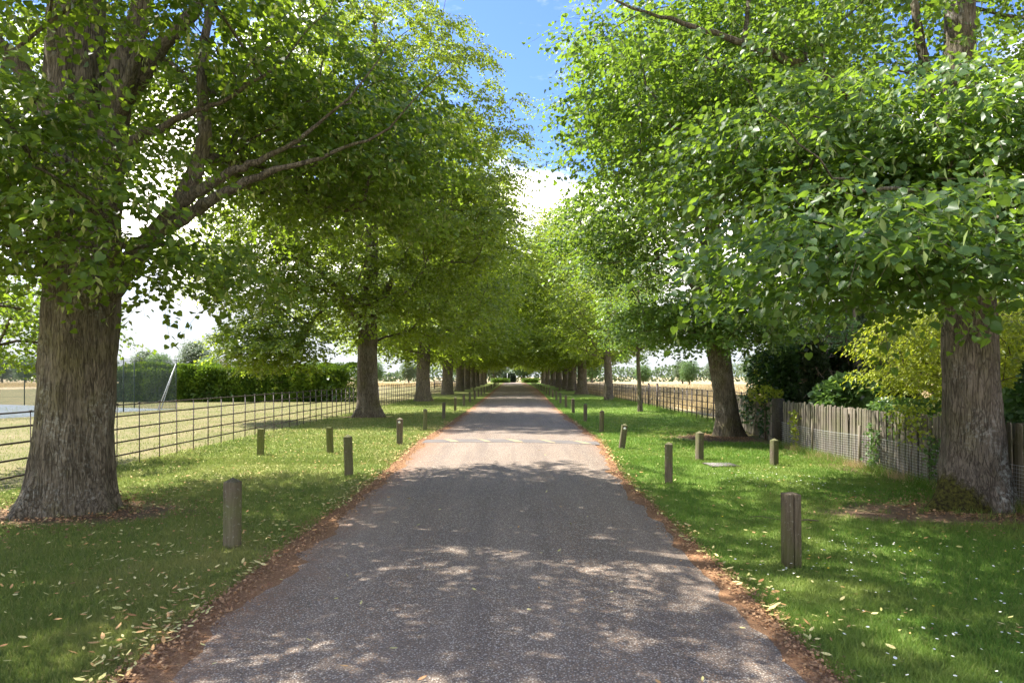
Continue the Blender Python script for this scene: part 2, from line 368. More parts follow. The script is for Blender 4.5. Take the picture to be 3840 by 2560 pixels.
def wob(y, ph, amp):
    return amp * (1.9 * mnoise.fractal(Vector((y * 0.9, ph * 7.3, 0.5)), 0.55, 2.2, 5)) + 0.3 * amp * (math.sin(y * 1.3 + ph) * 0.4 + math.sin(y * 3.1 + ph * 2) * 0.3 + math.sin(y * 7.7 + ph * 3.3) * 0.3)
ER = ([-20, 0, 12, 19, 37, 61, 94, 141, 190], [1.95, 1.95, 2.0, 2.5, 2.5, 3.0, 3.5, 3.7, 3.6])
EL = ([-20, 0, 12, 19, 24, 37, 190], [-2.40, -2.40, -2.40, -2.62, -2.45, -2.35, -2.3])
def edge_r(y): return float(np.interp(y, *ER))
def edge_l(y): return float(np.interp(y, *EL))

grid_sheet('field', -1200, 1200, -300, 1500, -0.03, 8, 8, FIELD)
grid_sheet('lawn', -70, -8.02, -20, 118, -0.012, 6, 10, LAWN)
grid_sheet('garden_bed', 7.02, 30, 2, 24.5, -0.008, 6, 6, GARDEN)
grid_sheet('grass_verge', 0, 0, -20, 195, 0.0, 8, 60, VERGE_L, edge=lambda y: (-8.0, -1.0))
grid_sheet('grass_verge', 0, 0, -20, 195, 0.0, 8, 60, VERGE_R, edge=lambda y: (1.0, 7.0 if y < 22 else 7.0 + min(1, (y - 22) / 4) * 1.2))
grid_sheet('litter_strip', 0, 0, -12, 190, 0.004, 6, 900, LITTER, edge=lambda y: (edge_l(y) - 0.03 + wob(y, 1, 0.07), edge_l(y) + 0.9))
grid_sheet('litter_strip', 0, 0, -12, 190, 0.004, 6, 900, LITTER, edge=lambda y: (edge_r(y) - 0.9, edge_r(y) + 0.03 + wob(y, 4, 0.07)))
def camber(x, y, a, b):
    t = (x - a) / (b - a) * 2 - 1
    z = 0.035 * (1 - t * t)
    s = (y + x * 0.12 - 18.45) / 0.62
    if True:
        z = z + 0.032 * np.clip(1 - s * s, 0, 1) ** 0.8
    return z
def rl(y): return edge_l(y) + 0.26 + wob(y, 2.2, 0.09)
def rr(y): return edge_r(y) - 0.20 + wob(y, 5.2, 0.08)
ys_ = None
grid_sheet('road', 0, 0, -12, 190, 0.006, 12, 1400, ROAD, zf=camber, edge=lambda y: (rl(y), rr(y)))
# patched strip of the speed hump and its worn yellow marks
def strip(name, xa, xb, ya, yb, skew, lift, mat, nx=24, ny=5, shear=0.0):
    m = MB(); V = []
    for j in range(ny + 1):
        for i in range(nx + 1):
            x = xa + (xb - xa) * i / nx; y = ya + (yb - ya) * j / ny - x * skew
            x += shear * (j / ny)
            z = 0.006 + float(camber(np.array([x]), y, rl(y), rr(y))[0]) + lift
            V.append((x, y, z))
    f = [[j * (nx + 1) + i, j * (nx + 1) + i + 1, (j + 1) * (nx + 1) + i + 1, (j + 1) * (nx + 1) + i] for j in range(ny) for i in range(nx)]
    m.add(V, f); return m.build(name, mat, smooth=True)
hump = tag(strip('speed_hump', -2.4, 2.3, 18.0, 18.9, 0.12, 0.004, HUMP), kind='structure')
for k, (cx, wd) in enumerate([(-1.62, 0.22), (-0.72, 0.14), (0.10, 0.22), (0.98, 0.14), (1.88, 0.22)]):
    o = strip('painted_mark', cx - wd / 2 + 0.1, cx + wd / 2 + 0.1, 18.05 + 0.01, 18.85, 0.12, 0.008, YELLOW, 3, 4, shear=-0.30)
    o.parent = hump

# ------------------------------------------------------------------ leaf machinery
T_HEART = (np.array([[0, 0, 0], [-0.48, 0.12, 0.10], [-0.50, 0.52, 0.10], [0, 1.05, -0.06], [0.50, 0.52, 0.10], [0.48, 0.12, 0.10]]), np.array([[0, 3, 2, 1], [0, 5, 4, 3]]))
T_ROUND = (np.array([[0, 0.06, 0], [-0.26, -0.05, 0.05], [-0.50, 0.20, 0.11], [-0.47, 0.55, 0.11], [-0.22, 0.85, 0.03], [0, 1.10, -0.08], [0.22, 0.85, 0.03], [0.47, 0.55, 0.11], [0.50, 0.20, 0.11], [0.26, -0.05, 0.05]]), np.array([[0, 5, 4, 3, 2, 1], [0, 9, 8, 7, 6, 5]]))
T_KITE = (np.array([[0, 0, 0], [-0.46, 0.42, 0.10], [0, 1.0, -0.05], [0.46, 0.42, 0.10]]), np.array([[0, 2, 1], [0, 3, 2]]))
T_LONG = (np.array([[0, 0, 0], [-0.19, 0.42, 0.05], [0, 1.0, -0.10], [0.19, 0.42, 0.05]]), np.array([[0, 2, 1], [0, 3, 2]]))
T_TRI = (np.array([[-0.22, 0, 0], [0.22, 0, 0], [0, 1.0, 0]]), np.array([[0, 1, 2]]))
T_SPRAY = (np.array([[0, 0, 0], [-0.30, 0.55, 0.05], [0.02, 1.0, 0], [0.28, 0.6, 0.05]]), np.array([[0, 2, 1], [0, 3, 2]]))
def unit(a): return a / (np.linalg.norm(a, axis=-1, keepdims=True) + 1e-9)
def leaf_frames(D, N):
    D = unit(D); X = unit(np.cross(D, N)); N = np.cross(X, D); return X, D, N
def put_leaves(mb, P, D, N, size, tmpl, a=None):
    X, D, N = leaf_frames(D, N)
    tv, tf = tmpl; n = len(P); k = len(tv)
    size = np.broadcast_to(np.asarray(size, float), (n,))[:, None, None]
    V = P[:, None] + size * (tv[None, :, 0:1] * X[:, None] + tv[None, :, 1:2] * D[:, None] + tv[None, :, 2:3] * N[:, None])
    F = (np.arange(n)[:, None, None] * k + tf[None]).reshape(-1, tf.shape[1])
    a = R.random(n) if a is None else a
    mb.add(V.reshape(-1, 3), F, np.repeat(a, len(tf)))

def spray_leaves(A, dirn, length, k, size, droop=0.5):
    """A anchors, dirn spray direction; returns P, D, N for k leaves on each drooping twig, plus twig polylines"""
    n = len(A); dirn = unit(dirn)
    t = (np.arange(k) + R.random((n, k)) * 0.6) / k
    down = np.array([0, 0, -1.0])
    Lh = length * (0.7 + 0.6 * R.random(n))
    ax = A[:, None] + dirn[:, None] * (t * Lh[:, None])[..., None] + down * (droop * Lh[:, None] * t ** 2 * 0.6)[..., None]
    side = unit(np.cross(dirn, [0, 0, 1.0]) + 1e-6)
    sg = np.where(np.arange(k) % 2 == 0, 1, -1)[None, :, None]
    up = np.array([0, 0, 1.0])
    D = side[:, None] * sg * 0.8 + dirn[:, None] * 0.55 + down * (0.25 + 0.5 * R.random((n, k, 1))) + R.normal(0, 0.30, (n, k, 3))
    N = up + R.normal(0, 0.42, (n, k, 3)) + dirn[:, None] * 0.25
    P = ax + side[:, None] * sg * 0.03 + R.normal(0, 0.03, (n, k, 3))
    sz = size * (0.6 + 0.6 * R.random((n, k)))
    tw = np.stack([A, A + dirn * (Lh * 0.5)[:, None] + down * (droop * Lh * 0.15)[:, None], A + dirn * Lh[:, None] + down * (droop * Lh * 0.6)[:, None]], 1)
    return P.reshape(-1, 3), D.reshape(-1, 3), N.reshape(-1, 3), sz.ravel(), tw

def twigs(mb, tw, r):
    n = len(tw); base = tw
    offs = np.array([[r, 0, 0], [-r * 0.5, r * 0.87, 0], [-r * 0.5, -r * 0.87, 0.3 * r]])
    sc = np.array([1.0, 0.7, 0.3])
    V = base[:, :, None, :] + offs[None, None] * sc[None, :, None, None]
    F = []
    for s in range(2):
        for j in range(3):
            k = (j + 1) % 3
            F.append([s * 3 + j, s * 3 + k, s * 3 + 3 + k, s * 3 + 3 + j])
    F = (np.arange(n)[:, None, None] * 9 + np.array(F)[None]).reshape(-1, 4)
    mb.add(V.reshape(-1, 3), F)

def sample_volume(c, r, n, shell=0.45, mind=0.9, zmin=None, tries=30):
    pts = []
    c = np.array(c, float); r = np.array(r, float); t = 0
    while len(pts) < n and t < n * tries:
        t += 1
        d = R.normal(0, 1, 3); d /= np.linalg.norm(d)
        rad = R.random() ** shell
        p = c + d * r * rad * (0.86 + 0.2 * mnoise.noise(Vector(d * 1.7 + c)))
        if zmin is not None and p[2] < zmin: continue
        if pts and min(np.sum((np.array(pts) - p) ** 2, 1)) < mind ** 2: continue
        pts.append(p)
    return np.array(pts)

class Skeleton:
    def __init__(s): s.p = []; s.par = []; s.fix = []; s.w = []; s.chains = []
    def chain(s, pts, rad=None, start=None, name=None):
        """append a polyline; start = index of the node it grows from"""
        ids = [] if start is None else [start]
        prev = -1 if start is None else start
        for i, q in enumerate(pts):
            s.p.append(np.array(q, float)); s.par.append(prev); s.fix.append(0 if rad is None else rad[i]); s.w.append(0.0)
            prev = len(s.p) - 1; ids.append(prev)
        s.chains.append((ids, name)); return ids
    def near(s, q): return int(np.argmin(np.sum((np.array(s.p) - np.array(q)) ** 2, 1)))
    def grow(s, A, axis, step=0.55):
        A = A[np.argsort(np.hypot(A[:, 0] - axis[0], A[:, 1] - axis[1]) + 0.15 * A[:, 2])]
        cap = len(s.p) + len(A) * 40
        PP = np.zeros((cap, 3)); n = len(s.p); PP[:n] = np.array(s.p)
        for a in A:
            P = PP[:n]; d = np.linalg.norm(P - a, axis=1)
            hx = np.hypot(P[:, 0] - a[0], P[:, 1] - a[1])
            cost = d + 1.2 * np.maximum(0, P[:, 2] - a[2] + 0.25 * hx) + 0.8 * np.maximum(0, (a[2] - P[:, 2]) - 1.1 * hx - 0.6)
            cost += 0.25 * np.maximum(0, np.hypot(P[:, 0] - axis[0], P[:, 1] - axis[1]) - math.hypot(a[0] - axis[0], a[1] - axis[1]))
            j = int(np.argmin(cost)); b = P[j]
            L_ = np.linalg.norm(a - b); m = max(2, int(L_ / step) + 1)
            out = np.array([a[0] - axis[0], a[1] - axis[1], 0]); out = out / (np.linalg.norm(out) + 1e-6)
            c1 = b + (unit(a - b) * 0.55 + out * 0.2 + np.array([0, 0, 0.35])) * L_ * 0.4
            c2 = a - (out * 0.5 + np.array([0, 0, 0.02]) + unit(a - b) * 0.4) * L_ * 0.3
            t = np.linspace(0, 1, m + 1)[1:, None]
            q = (1 - t) ** 3 * b + 3 * (1 - t) ** 2 * t * c1 + 3 * (1 - t) * t ** 2 * c2 + t ** 3 * a
            q[:-1] += R.normal(0, 0.05 * min(1, L_ / 2), (m - 1, 3))
            ids = s.chain(q, start=j)
            s.w[ids[-1]] = 1.0
            PP[n:n + m] = q; n += m
    def radii(s, r0=0.011, e=0.45):
        acc = np.array(s.w)
        for i in range(len(s.p) - 1, -1, -1):
            if s.par[i] >= 0: acc[s.par[i]] += acc[i]
        r = r0 * np.maximum(acc, 0.6) ** e
        f = np.array(s.fix, float)
        return np.where(f > 0, f, r)
    def mesh(s, rad, skip=()):
        mb = MB()
        for ids, name in s.chains:
            if name in skip: continue
            pts = [s.p[i] for i in ids]; rr_ = [rad[i] for i in ids]
            if len(ids) > 1: rr_[0] = min(rr_[0], rr_[1] * 1.25)
            seg = 10 if rr_[0] > 0.09 else (7 if rr_[0] > 0.04 else 4)
            mb.tube(pts, rr_, seg, cap=False)
        return mb

def smooth_path(pts, n):
    pts = np.array(pts, float); t = np.r_[0, np.cumsum(np.linalg.norm(np.diff(pts[:, :3], axis=0), axis=1))]
    u = np.linspace(0, t[-1], n); out = np.stack([np.interp(u, t, pts[:, k]) for k in range(pts.shape[1])], 1)
    for _ in range(3): out[1:-1] = 0.25 * out[:-2] + 0.5 * out[1:-1] + 0.25 * out[2:]
    return out

def trunk_mesh(path, n, seg, flare, lobes, seedv, rough=1.0, rootdirs=None):
    """path rows x,y,z,r ; flare = extra width at the foot ; lobes = buttress count"""
    P = smooth_path(path, n); mb = MB()
    ang = np.linspace(0, 2 * math.pi, seg, endpoint=False)
    rings = []
    rs = np.random.default_rng(seedv); ph = rs.random(8) * 6.28
    for x, y, z, r in P:
        e = math.exp(-max(z, 0) / 0.42)
        lob = np.zeros(seg)
        for q in range(lobes):
            a0 = ph[q % 8] * 0.25 + q * 2 * math.pi / lobes
            s_ = 0.55 + 0.45 * math.sin(ph[(q + 3) % 8])
            dd = (ang - a0 + math.pi) % (2 * math.pi) - math.pi
            lob += s_ * 1.25 * np.exp(-(dd / 0.25) ** 2)
        if rootdirs:
            for a0, amt in rootdirs:
                dd = (ang - a0 + math.pi) % (2 * math.pi) - math.pi
                lob += amt * np.exp(-(dd / 0.34) ** 2)
        flut = 0.035 * np.sin(ang * 5 + ph[1] + z * 0.4) + 0.022 * np.sin(ang * 9 + ph[2] - z * 0.7) + 0.02 * np.sin(ang * 3 + z * 1.1 + ph[4])
        rr_ = r * (1 + flare * 0.42 * e + flare * lob * (0.85 * math.exp(-max(z, 0) / 0.30) + 0.10 * math.exp(-max(z, 0) / 1.2)) + flut)
        nz = np.array([mnoise.fractal(Vector((math.cos(a) * 3.2 + seedv, math.sin(a) * 3.2, z * 1.1)), 0.6, 2.1, 5) for a in ang])
        fz = np.array([mnoise.noise(Vector((math.cos(a) * 11 * r / 0.45, math.sin(a) * 11 * r / 0.45, z * 1.6 + seedv))) for a in ang])
        rr_ = rr_ * (1 + 0.06 * rough * nz) + 0.02 * rough * fz
        zz = z - 0.06 * 0
        rings.append(np.stack([x + rr_ * np.cos(ang), y + rr_ * np.sin(ang), np.full(seg, zz)], 1))
    V = np.array(rings).reshape(-1, 3)
    i = np.arange(n - 1)[:, None] * seg; j = np.arange(seg)[None]; k = (j + 1) % seg
    mb.add(V, np.stack([i + j, i + k, i + seg + k, i + seg + j], -1).reshape(-1, 4))
    return mb

def foliage(A, n_spray, k, size, centre, spread=(0.82, 0.36), length=0.7, tmpl=T_KITE, up_cut=None, twig_r=None, twmb=None, mb=None, droop=0.5, keep=None):
    """clumps of drooping sprays around each branch tip"""
    mb = mb or MB()
    c = np.array(centre, float)
    n_each = np.full(len(A), n_spray)
    sizes = np.full(len(A), size)
    if up_cut is not None:
        hi = A[:, 2] > up_cut
        n_each[hi] = max(3, int(n_spray * 0.27)); sizes[hi] = size * 1.65
    idx = np.repeat(np.arange(len(A)), n_each)
    g = R.normal(0, 1, (len(idx), 3)); g = unit(g) * (R.random((len(idx), 1)) ** 0.45)
    off = g * np.array([spread[0], spread[0], spread[1]])
    off[:, 2] -= 0.22 * (off[:, 0] ** 2 + off[:, 1] ** 2)
    anc = A[idx] + off
    out = unit((A[idx] - c) * np.array([1, 1, 0.0]))
    d = out * 0.5 + unit(off * np.array([1, 1, 0.3])) * 0.9 + R.normal(0, 0.35, off.shape); d[:, 2] = d[:, 2] * 0.4 - 0.12
    P, D, N, sz, tw = spray_leaves(anc, d, length, k, 1.0, droop)
    sz = sz * np.repeat(sizes[idx], k)
    if keep is not None:
        m = keep(P); P, D, N, sz = P[m], D[m], N[m], sz[m]
    a = R.random(len(P))
    lead = None
    put_leaves(mb, P, D, N, sz, tmpl, a)
    if twig_r and twmb is not None: twigs(twmb, tw, twig_r)
    return mb, (P, D, N, sz, a)

def bracts(mb, P, D, n):
    """pale hanging flower bracts, slimmer than the leaves"""
    i = R.integers(0, len(P), n)
    dd = R.normal(0, 0.35, (n, 3)) + np.array([0, 0, -1.0]); nn = R.normal(0, 1, (n, 3))
    put_leaves(mb, P[i] + R.normal(0, 0.03, (n, 3)), dd, nn, 0.075 + 0.04 * R.random(n), T_LONG, 0.93 + 0.06 * R.random(n))

def near_tree(loc, label, group, volumes, trunkpath, limbs, bark, leafm, n_spray, k, size, up_cut, flare, lobes, seedv, centre, hi_leaf=T_HEART, extra_sprays=(), rootdirs=None, leaf_parts=0, seg=84, nring=110):
    base = np.array(loc, float)
    root = empty('lime_tree', loc, label, 'tree', group)
    trunk_mesh(trunkpath, nring, seg, flare, lobes, seedv, rootdirs=rootdirs).build('trunk', bark, root, smooth=True, loc=None).location = -base
    sk = Skeleton()
    tp = smooth_path(trunkpath, 40); tp = tp[tp[:, 2] > 2.2]
    sk.chain(tp[:, :3], tp[:, 3], name='trunk')
    for pts in limbs:
        q = smooth_path(pts, max(8, int(len(pts) * 5)))
        dv_ = q[-1, :3] - q[-4, :3]; dv_ = dv_ / np.linalg.norm(dv_)
        ext = [np.r_[q[-1, :3] + dv_ * 0.22 * e_ + R.normal(0, .02, 3) + np.array([0, 0, 0.012 * e_ * e_]), q[-1, 3] * (1 - e_ / 9.5)] for e_ in range(1, 9)]
        q = np.vstack([q, ext]); q[:, 3] *= np.linspace(1, 0.62, len(q))
        q[1:-1, :3] += R.normal(0, 0.012, (len(q) - 2, 3))
        st = sk.near(q[0, :3])
        ids = sk.chain(q[:, :3], q[:, 3], start=st, name='limb')
        mb = MB(); mb.tube(q[:, :3], q[:, 3] * (1 + R.normal(0, 0.05, len(q))), 14, cap=True)
        lo = mb.build('limb', BARK, root, smooth=True); lo.location = -base
    A = np.concatenate([sample_volume(*v) for v in volumes])
    sk.grow(A, (trunkpath[0][0], trunkpath[0][1]))
    rad = sk.radii()
    bm = sk.mesh(rad, skip=('trunk', 'limb'))
    bo = None
    tw = MB()
    mb, data = foliage(A, n_spray, k, size, centre, tmpl=hi_leaf, up_cut=up_cut, twig_r=0.004, twmb=tw)
    P, D, N, sz, a = data
    near_ = np.linalg.norm(P - np.array([0, 0.0, 1.8]), axis=1) < 8.5
    # leaves nearest the viewer are parts of their own, the rest one mass
    if leaf_parts:
        dist = np.linalg.norm(P - np.array([0, 0.0, 1.8]), axis=1)
        vis = (P[:, 1] > 1.5) & (np.abs(P[:, 0]) < 0.74 * P[:, 1]) & ((P[:, 2] - 1.8) < 0.54 * P[:, 1])
        cand = np.where(vis)[0]; cand = cand[np.argsort(dist[cand])][:leaf_parts]
        tv, tf = T_ROUND
        variants = []
        for q in range(4):
            lm = MB(); lm.add(tv, tf, 0.15 + 0.22 * q); v = lm.build('leaf', leafm, root, attr=True)
            variants.append(v)
        X, Dn, Nn = leaf_frames(D[cand], N[cand])
        for q, ci in enumerate(cand):
            o = variants[q] if q < 4 else variants[q % 4].copy()
            if q >= 4: COL.objects.link(o)
            o.parent = root
            m = Matrix(((X[q][0], Dn[q][0], Nn[q][0]), (X[q][1], Dn[q][1], Nn[q][1]), (X[q][2], Dn[q][2], Nn[q][2]))) * float(sz[ci])
            o.matrix_local = Matrix.Translation(Vector(P[ci] - base)) @ m.to_4x4()
        sel = np.ones(len(P), bool); sel[cand] = False
        mb = MB()
        for q_, t_ in ((sel & near_, T_ROUND), (sel & ~near_, T_HEART)): put_leaves(mb, P[q_], D[q_], N[q_], sz[q_], t_, a[q_] * 0.9)
    bracts(mb, P[P[:, 2] < (up_cut or 99)], D, int(len(P) * 0.10))
    cr_ = mb.build('crown', leafm, root, attr=True); cr_.location = -base; cr_['kind'] = 'stuff'
    b = bm.build('branches', bark, root, smooth=True); b.location = -base
    b['kind'] = 'stuff'
    t_ = tw.build('twigs', TWIG, root); t_.location = -base; t_['kind'] = 'stuff'
    return root

LG = 'lime trees of the left row'; RG = 'lime trees of the right row'

# nearest left tree
near_tree((-5.96, 9.25, 0), 'huge lime tree with thick fissured trunk and flared foot, nearest on the left', LG,
    volumes=[((-6.4, 9.6, 11.5), (5.6, 7.6, 6.0), 175, 0.4, 1.1, 5.6),
             ((-5.4, 6.9, 4.2), (1.8, 1.5, 1.2), 19, 0.6, 0.6),
             ((-7.6, 11.5, 6.8), (2.6, 2.4, 2.0), 26, 0.6, 0.8),
             ((-4.2, 6.8, 6.2), (1.8, 1.6, 0.7), 12, 0.6, 0.6),
             ((-7.3, 8.4, 4.1), (2.0, 2.2, 1.3), 18, 0.6, 0.6),
             ((-3.1, 10.9, 5.7), (2.2, 2.4, 1.7), 46, 0.6, 0.7),
             ((-4.1, 8.2, 3.15), (0.9, 1.0, 0.45), 5, 0.7, 0.4),
             ((-9.9, 13.6, 3.3), (1.4, 1.8, 1.3), 12, 0.6, 0.5),
             ((-4.0, 12.8, 6.3), (2.4, 2.4, 1.6), 20, 0.6, 0.8)],
    trunkpath=[(-5.98, 9.25, -0.15, 0.47), (-5.95, 9.25, 0.6, 0.46), (-5.87, 9.25, 1.6, 0.44), (-5.80, 9.25, 2.8, 0.45), (-5.82, 9.25, 3.9, 0.44), (-5.86, 9.28, 4.9, 0.42), (-5.96, 9.3, 5.7, 0.35), (-5.97, 9.35, 6.9, 0.33), (-5.8, 9.5, 9, 0.27), (-5.7, 9.5, 12, 0.17), (-5.8, 9.5, 15, 0.08)],
    limbs=[[(-5.62, 9.2, 2.75, 0.21), (-5.30, 9.12, 3.08, 0.17), (-5.04, 9.05, 3.32, 0.145), (-4.7, 9.0, 3.7, 0.13), (-4.28, 8.9, 4.10, 0.105), (-3.75, 8.8, 4.36, 0.08), (-3.1, 8.7, 4.6, 0.05)],
           [(-4.74, 9.0, 3.64, 0.10), (-4.28, 8.9, 3.86, 0.09), (-3.75, 8.8, 4.14, 0.075), (-3.16, 8.7, 4.38, 0.055), (-2.4, 8.6, 4.55, 0.035)],
           [(-4.36, 8.92, 4.04, 0.10), (-4.14, 8.95, 4.5, 0.105), (-4.02, 9.0, 4.95, 0.095), (-4.1, 9.0, 5.5, 0.08), (-4.1, 9.1, 6.3, 0.07), (-3.8, 9.2, 7.6, 0.05)],
           [(-5.55, 9.2, 3.9, 0.24), (-5.42, 9.2, 4.8, 0.23), (-5.33, 9.2, 5.6, 0.20), (-5.15, 9.2, 6.3, 0.16), (-4.9, 9.3, 7.6, 0.12), (-4.6, 9.5, 10, 0.06)],
           [(-5.36, 9.2, 5.3, 0.12), (-5.0, 9.1, 5.75, 0.12), (-4.6, 9.0, 6.15, 0.11), (-4.1, 8.9, 6.6, 0.09), (-3.6, 8.9, 7.4, 0.06)],
           [(-5.38, 9.2, 5.0, 0.09), (-5.05, 8.9, 5.55, 0.085), (-4.75, 8.8, 6.2, 0.07), (-4.6, 8.8, 7.2, 0.05)],
           [(-5.5, 9.1, 4.5, 0.07), (-4.9, 8.8, 4.85, 0.06), (-4.3, 8.7, 5.05, 0.05), (-3.7, 8.6, 5.25, 0.035)],
           [(-6.2, 9.25, 5.2, 0.13), (-6.6, 9.1, 6.0, 0.12), (-7.1, 8.9, 6.5, 0.10), (-8.0, 8.7, 7.0, 0.06)],
           [(-6.1, 9.0, 3.3, 0.06), (-6.3, 8.3, 3.45, 0.05), (-6.2, 7.4, 3.8, 0.035), (-5.8, 6.7, 4.1, 0.025)]],
    bark=BARK, leafm=LIME, n_spray=24, k=17, size=0.078, up_cut=9.5, flare=0.42, lobes=6, seedv=3, centre=(-5.9, 9.3, 8),
    rootdirs=[(math.radians(200), 0.5), (math.radians(-25), 0.35)], leaf_parts=200)

# nearest right tree
near_tree((6.42, 9.5, 0), 'big grey lime trunk with mossy root and pale lichen, standing against the picket fence', RG,
    volumes=[((6.6, 9.5, 11.0), (5.2, 7.0, 5.8), 175, 0.4, 1.05, 5.2),
             ((3.4, 10.8, 6.1), (2.5, 2.8, 1.6), 52, 0.6, 0.6),
             ((3.1, 5.7, 2.95), (1.45, 0.9, 0.25), 15, 0.8, 0.35),
             ((4.9, 7.1, 4.1), (1.8, 1.4, 1.05), 30, 0.6, 0.55),
             ((3.6, 7.9, 4.4), (1.8, 1.5, 0.8), 20, 0.6, 0.6),
             ((7.4, 8.4, 4.3), (1.6, 1.6, 1.2), 20, 0.6, 0.6),
             ((3.4, 12.4, 7.6), (2.4, 2.2, 1.6), 18, 0.6, 0.8)],
    trunkpath=[(6.45, 9.5, -0.15, 0.40), (6.43, 9.5, 0.6, 0.37), (6.40, 9.5, 1.6, 0.335), (6.36, 9.5, 2.8, 0.32), (6.2, 9.5, 3.6, 0.30), (6.12, 9.5, 4.6, 0.23), (6.2, 9.5, 5.6, 0.2), (6.25, 9.5, 7.5, 0.17), (6.3, 9.5, 10, 0.13), (6.3, 9.5, 14, 0.07)],
    limbs=[[(6.15, 9.45, 4.2, 0.13), (5.6, 9.4, 4.75, 0.11), (4.95, 9.3, 5.3, 0.095), (4.25, 9.1, 5.75, 0.08), (3.3, 9.0, 6.1, 0.065), (2.6, 9.0, 6.35, 0.05), (1.8, 9.0, 6.6, 0.03)],
           [(6.1, 9.5, 3.8, 0.12), (5.4, 9.8, 4.4, 0.10), (4.7, 10.0, 4.85, 0.08), (3.9, 10.3, 5.2, 0.065), (3.1, 10.6, 5.5, 0.05), (2.5, 11.0, 5.5, 0.03)],
           [(6.45, 9.5, 3.5, 0.16), (6.85, 9.5, 4.4, 0.14), (7.15, 9.5, 5.2, 0.12), (7.5, 9.5, 6.5, 0.08)],
           [(6.1, 9.4, 3.3, 0.16), (5.93, 9.4, 4.0, 0.13), (5.8, 9.3, 5.0, 0.10), (5.5, 9.3, 6.8, 0.07)],
           [(6.0, 9.2, 3.2, 0.07), (5.2, 8.4, 3.5, 0.055), (4.6, 7.2, 3.6, 0.04), (3.8, 6.2, 3.5, 0.028), (2.9, 5.5, 3.3, 0.018)]],
    bark=BARK_R, leafm=LIMER, n_spray=26, k=17, size=0.071, up_cut=9.0, flare=0.55, lobes=5, seedv=9, centre=(6.3, 9.5, 8),
    rootdirs=[(math.radians(200), 2.0), (math.radians(235), 0.8), (math.radians(-20), 0.4)], leaf_parts=300)

# second right tree
near_tree((6.55, 20.7, 0), 'lime tree with a leaning brown trunk by the far end of the picket fence', RG,
    volumes=[((6.0, 20.9, 9.6), (5.3, 5.4, 6.6), 190, 0.45, 0.95, 3.6),
             ((5.8, 19.6, 3.5), (2.8, 1.8, 0.9), 40, 0.6, 0.5),
             ((3.2, 19.5, 6.0), (2.0, 2.0, 1.8), 20, 0.6, 0.7)],
    trunkpath=[(6.62, 20.7, -0.1, 0.33), (6.52, 20.7, 0.8, 0.30), (6.38, 20.7, 1.8, 0.31), (6.26, 20.7, 2.7, 0.36), (6.2, 20.7, 3.6, 0.33), (6.1, 20.7, 5.5, 0.24), (6.0, 20.7, 9, 0.16), (6.0, 20.7, 14, 0.06)],
    limbs=[[(6.3, 20.6, 2.7, 0.16), (6.75, 20.5, 3.5, 0.14), (7.2, 20.5, 4.6, 0.10), (7.7, 20.6, 6.2, 0.06)],
           [(6.1, 20.7, 3.6, 0.14), (5.3, 20.6, 4.8, 0.11), (4.5, 20.4, 6.1, 0.08), (3.5, 20.3, 7.2, 0.05)],
           [(6.1, 20.7, 5.0, 0.13), (5.5, 20.6, 6.6, 0.1), (4.9, 20.6, 8.6, 0.07), (4.3, 20.6, 10.6, 0.04)]],
    bark=BARK, leafm=LIMER, n_spray=20, k=14, size=0.115, up_cut=None, flare=0.5, lobes=5, seedv=15, centre=(6.3, 20.7, 8), hi_leaf=T_KITE, seg=48, nring=70)

# second left tree
near_tree((-6.45, 30.5, 0), 'second lime tree in the left row, a low bough hanging over the iron fence', LG,
    volumes=[((-6.3, 30.5, 13.0), (7.0, 7.2, 9.6), 250, 0.42, 1.3, 4.6),
             ((-5.6, 30.5, 5.2), (6.6, 6.0, 1.9), 80, 0.5, 0.9, 3.6),
             ((-9.4, 26.6, 3.3), (2.3, 1.8, 1.5), 30, 0.6, 0.6),
             ((-10.2, 28.0, 7.0), (3.8, 3.0, 2.8), 55, 0.6, 0.8),
             ((-2.2, 28, 8.6), (3.2, 3.2, 3.0), 40, 0.6, 0.8)],
    trunkpath=[(-6.4, 30.5, -0.1, 0.47), (-6.42, 30.5, 1, 0.44), (-6.48, 30.5, 2.4, 0.43), (-6.42, 30.5, 4, 0.40), (-6.3, 30.5, 7, 0.3), (-6.2, 30.5, 12, 0.2), (-6.1, 30.5, 18, 0.08)],
    limbs=[[(-6.4, 30.4, 3.6, 0.2), (-7.0, 29.8, 4.8, 0.16), (-7.8, 29, 6.0, 0.12), (-9.0, 28, 6.8, 0.08), (-9.8, 27, 6.0, 0.05)],
           [(-6.3, 30.4, 4.2, 0.2), (-5.6, 30, 5.4, 0.16), (-4.6, 29.4, 7.0, 0.12), (-3.4, 29, 8.6, 0.07)]],
    bark=BARK, leafm=LIMEB, n_spray=22, k=15, size=0.135, up_cut=None, flare=0.65, lobes=5, seedv=21, centre=(-6.2, 30.5, 9), hi_leaf=T_KITE, seg=48, nring=70)

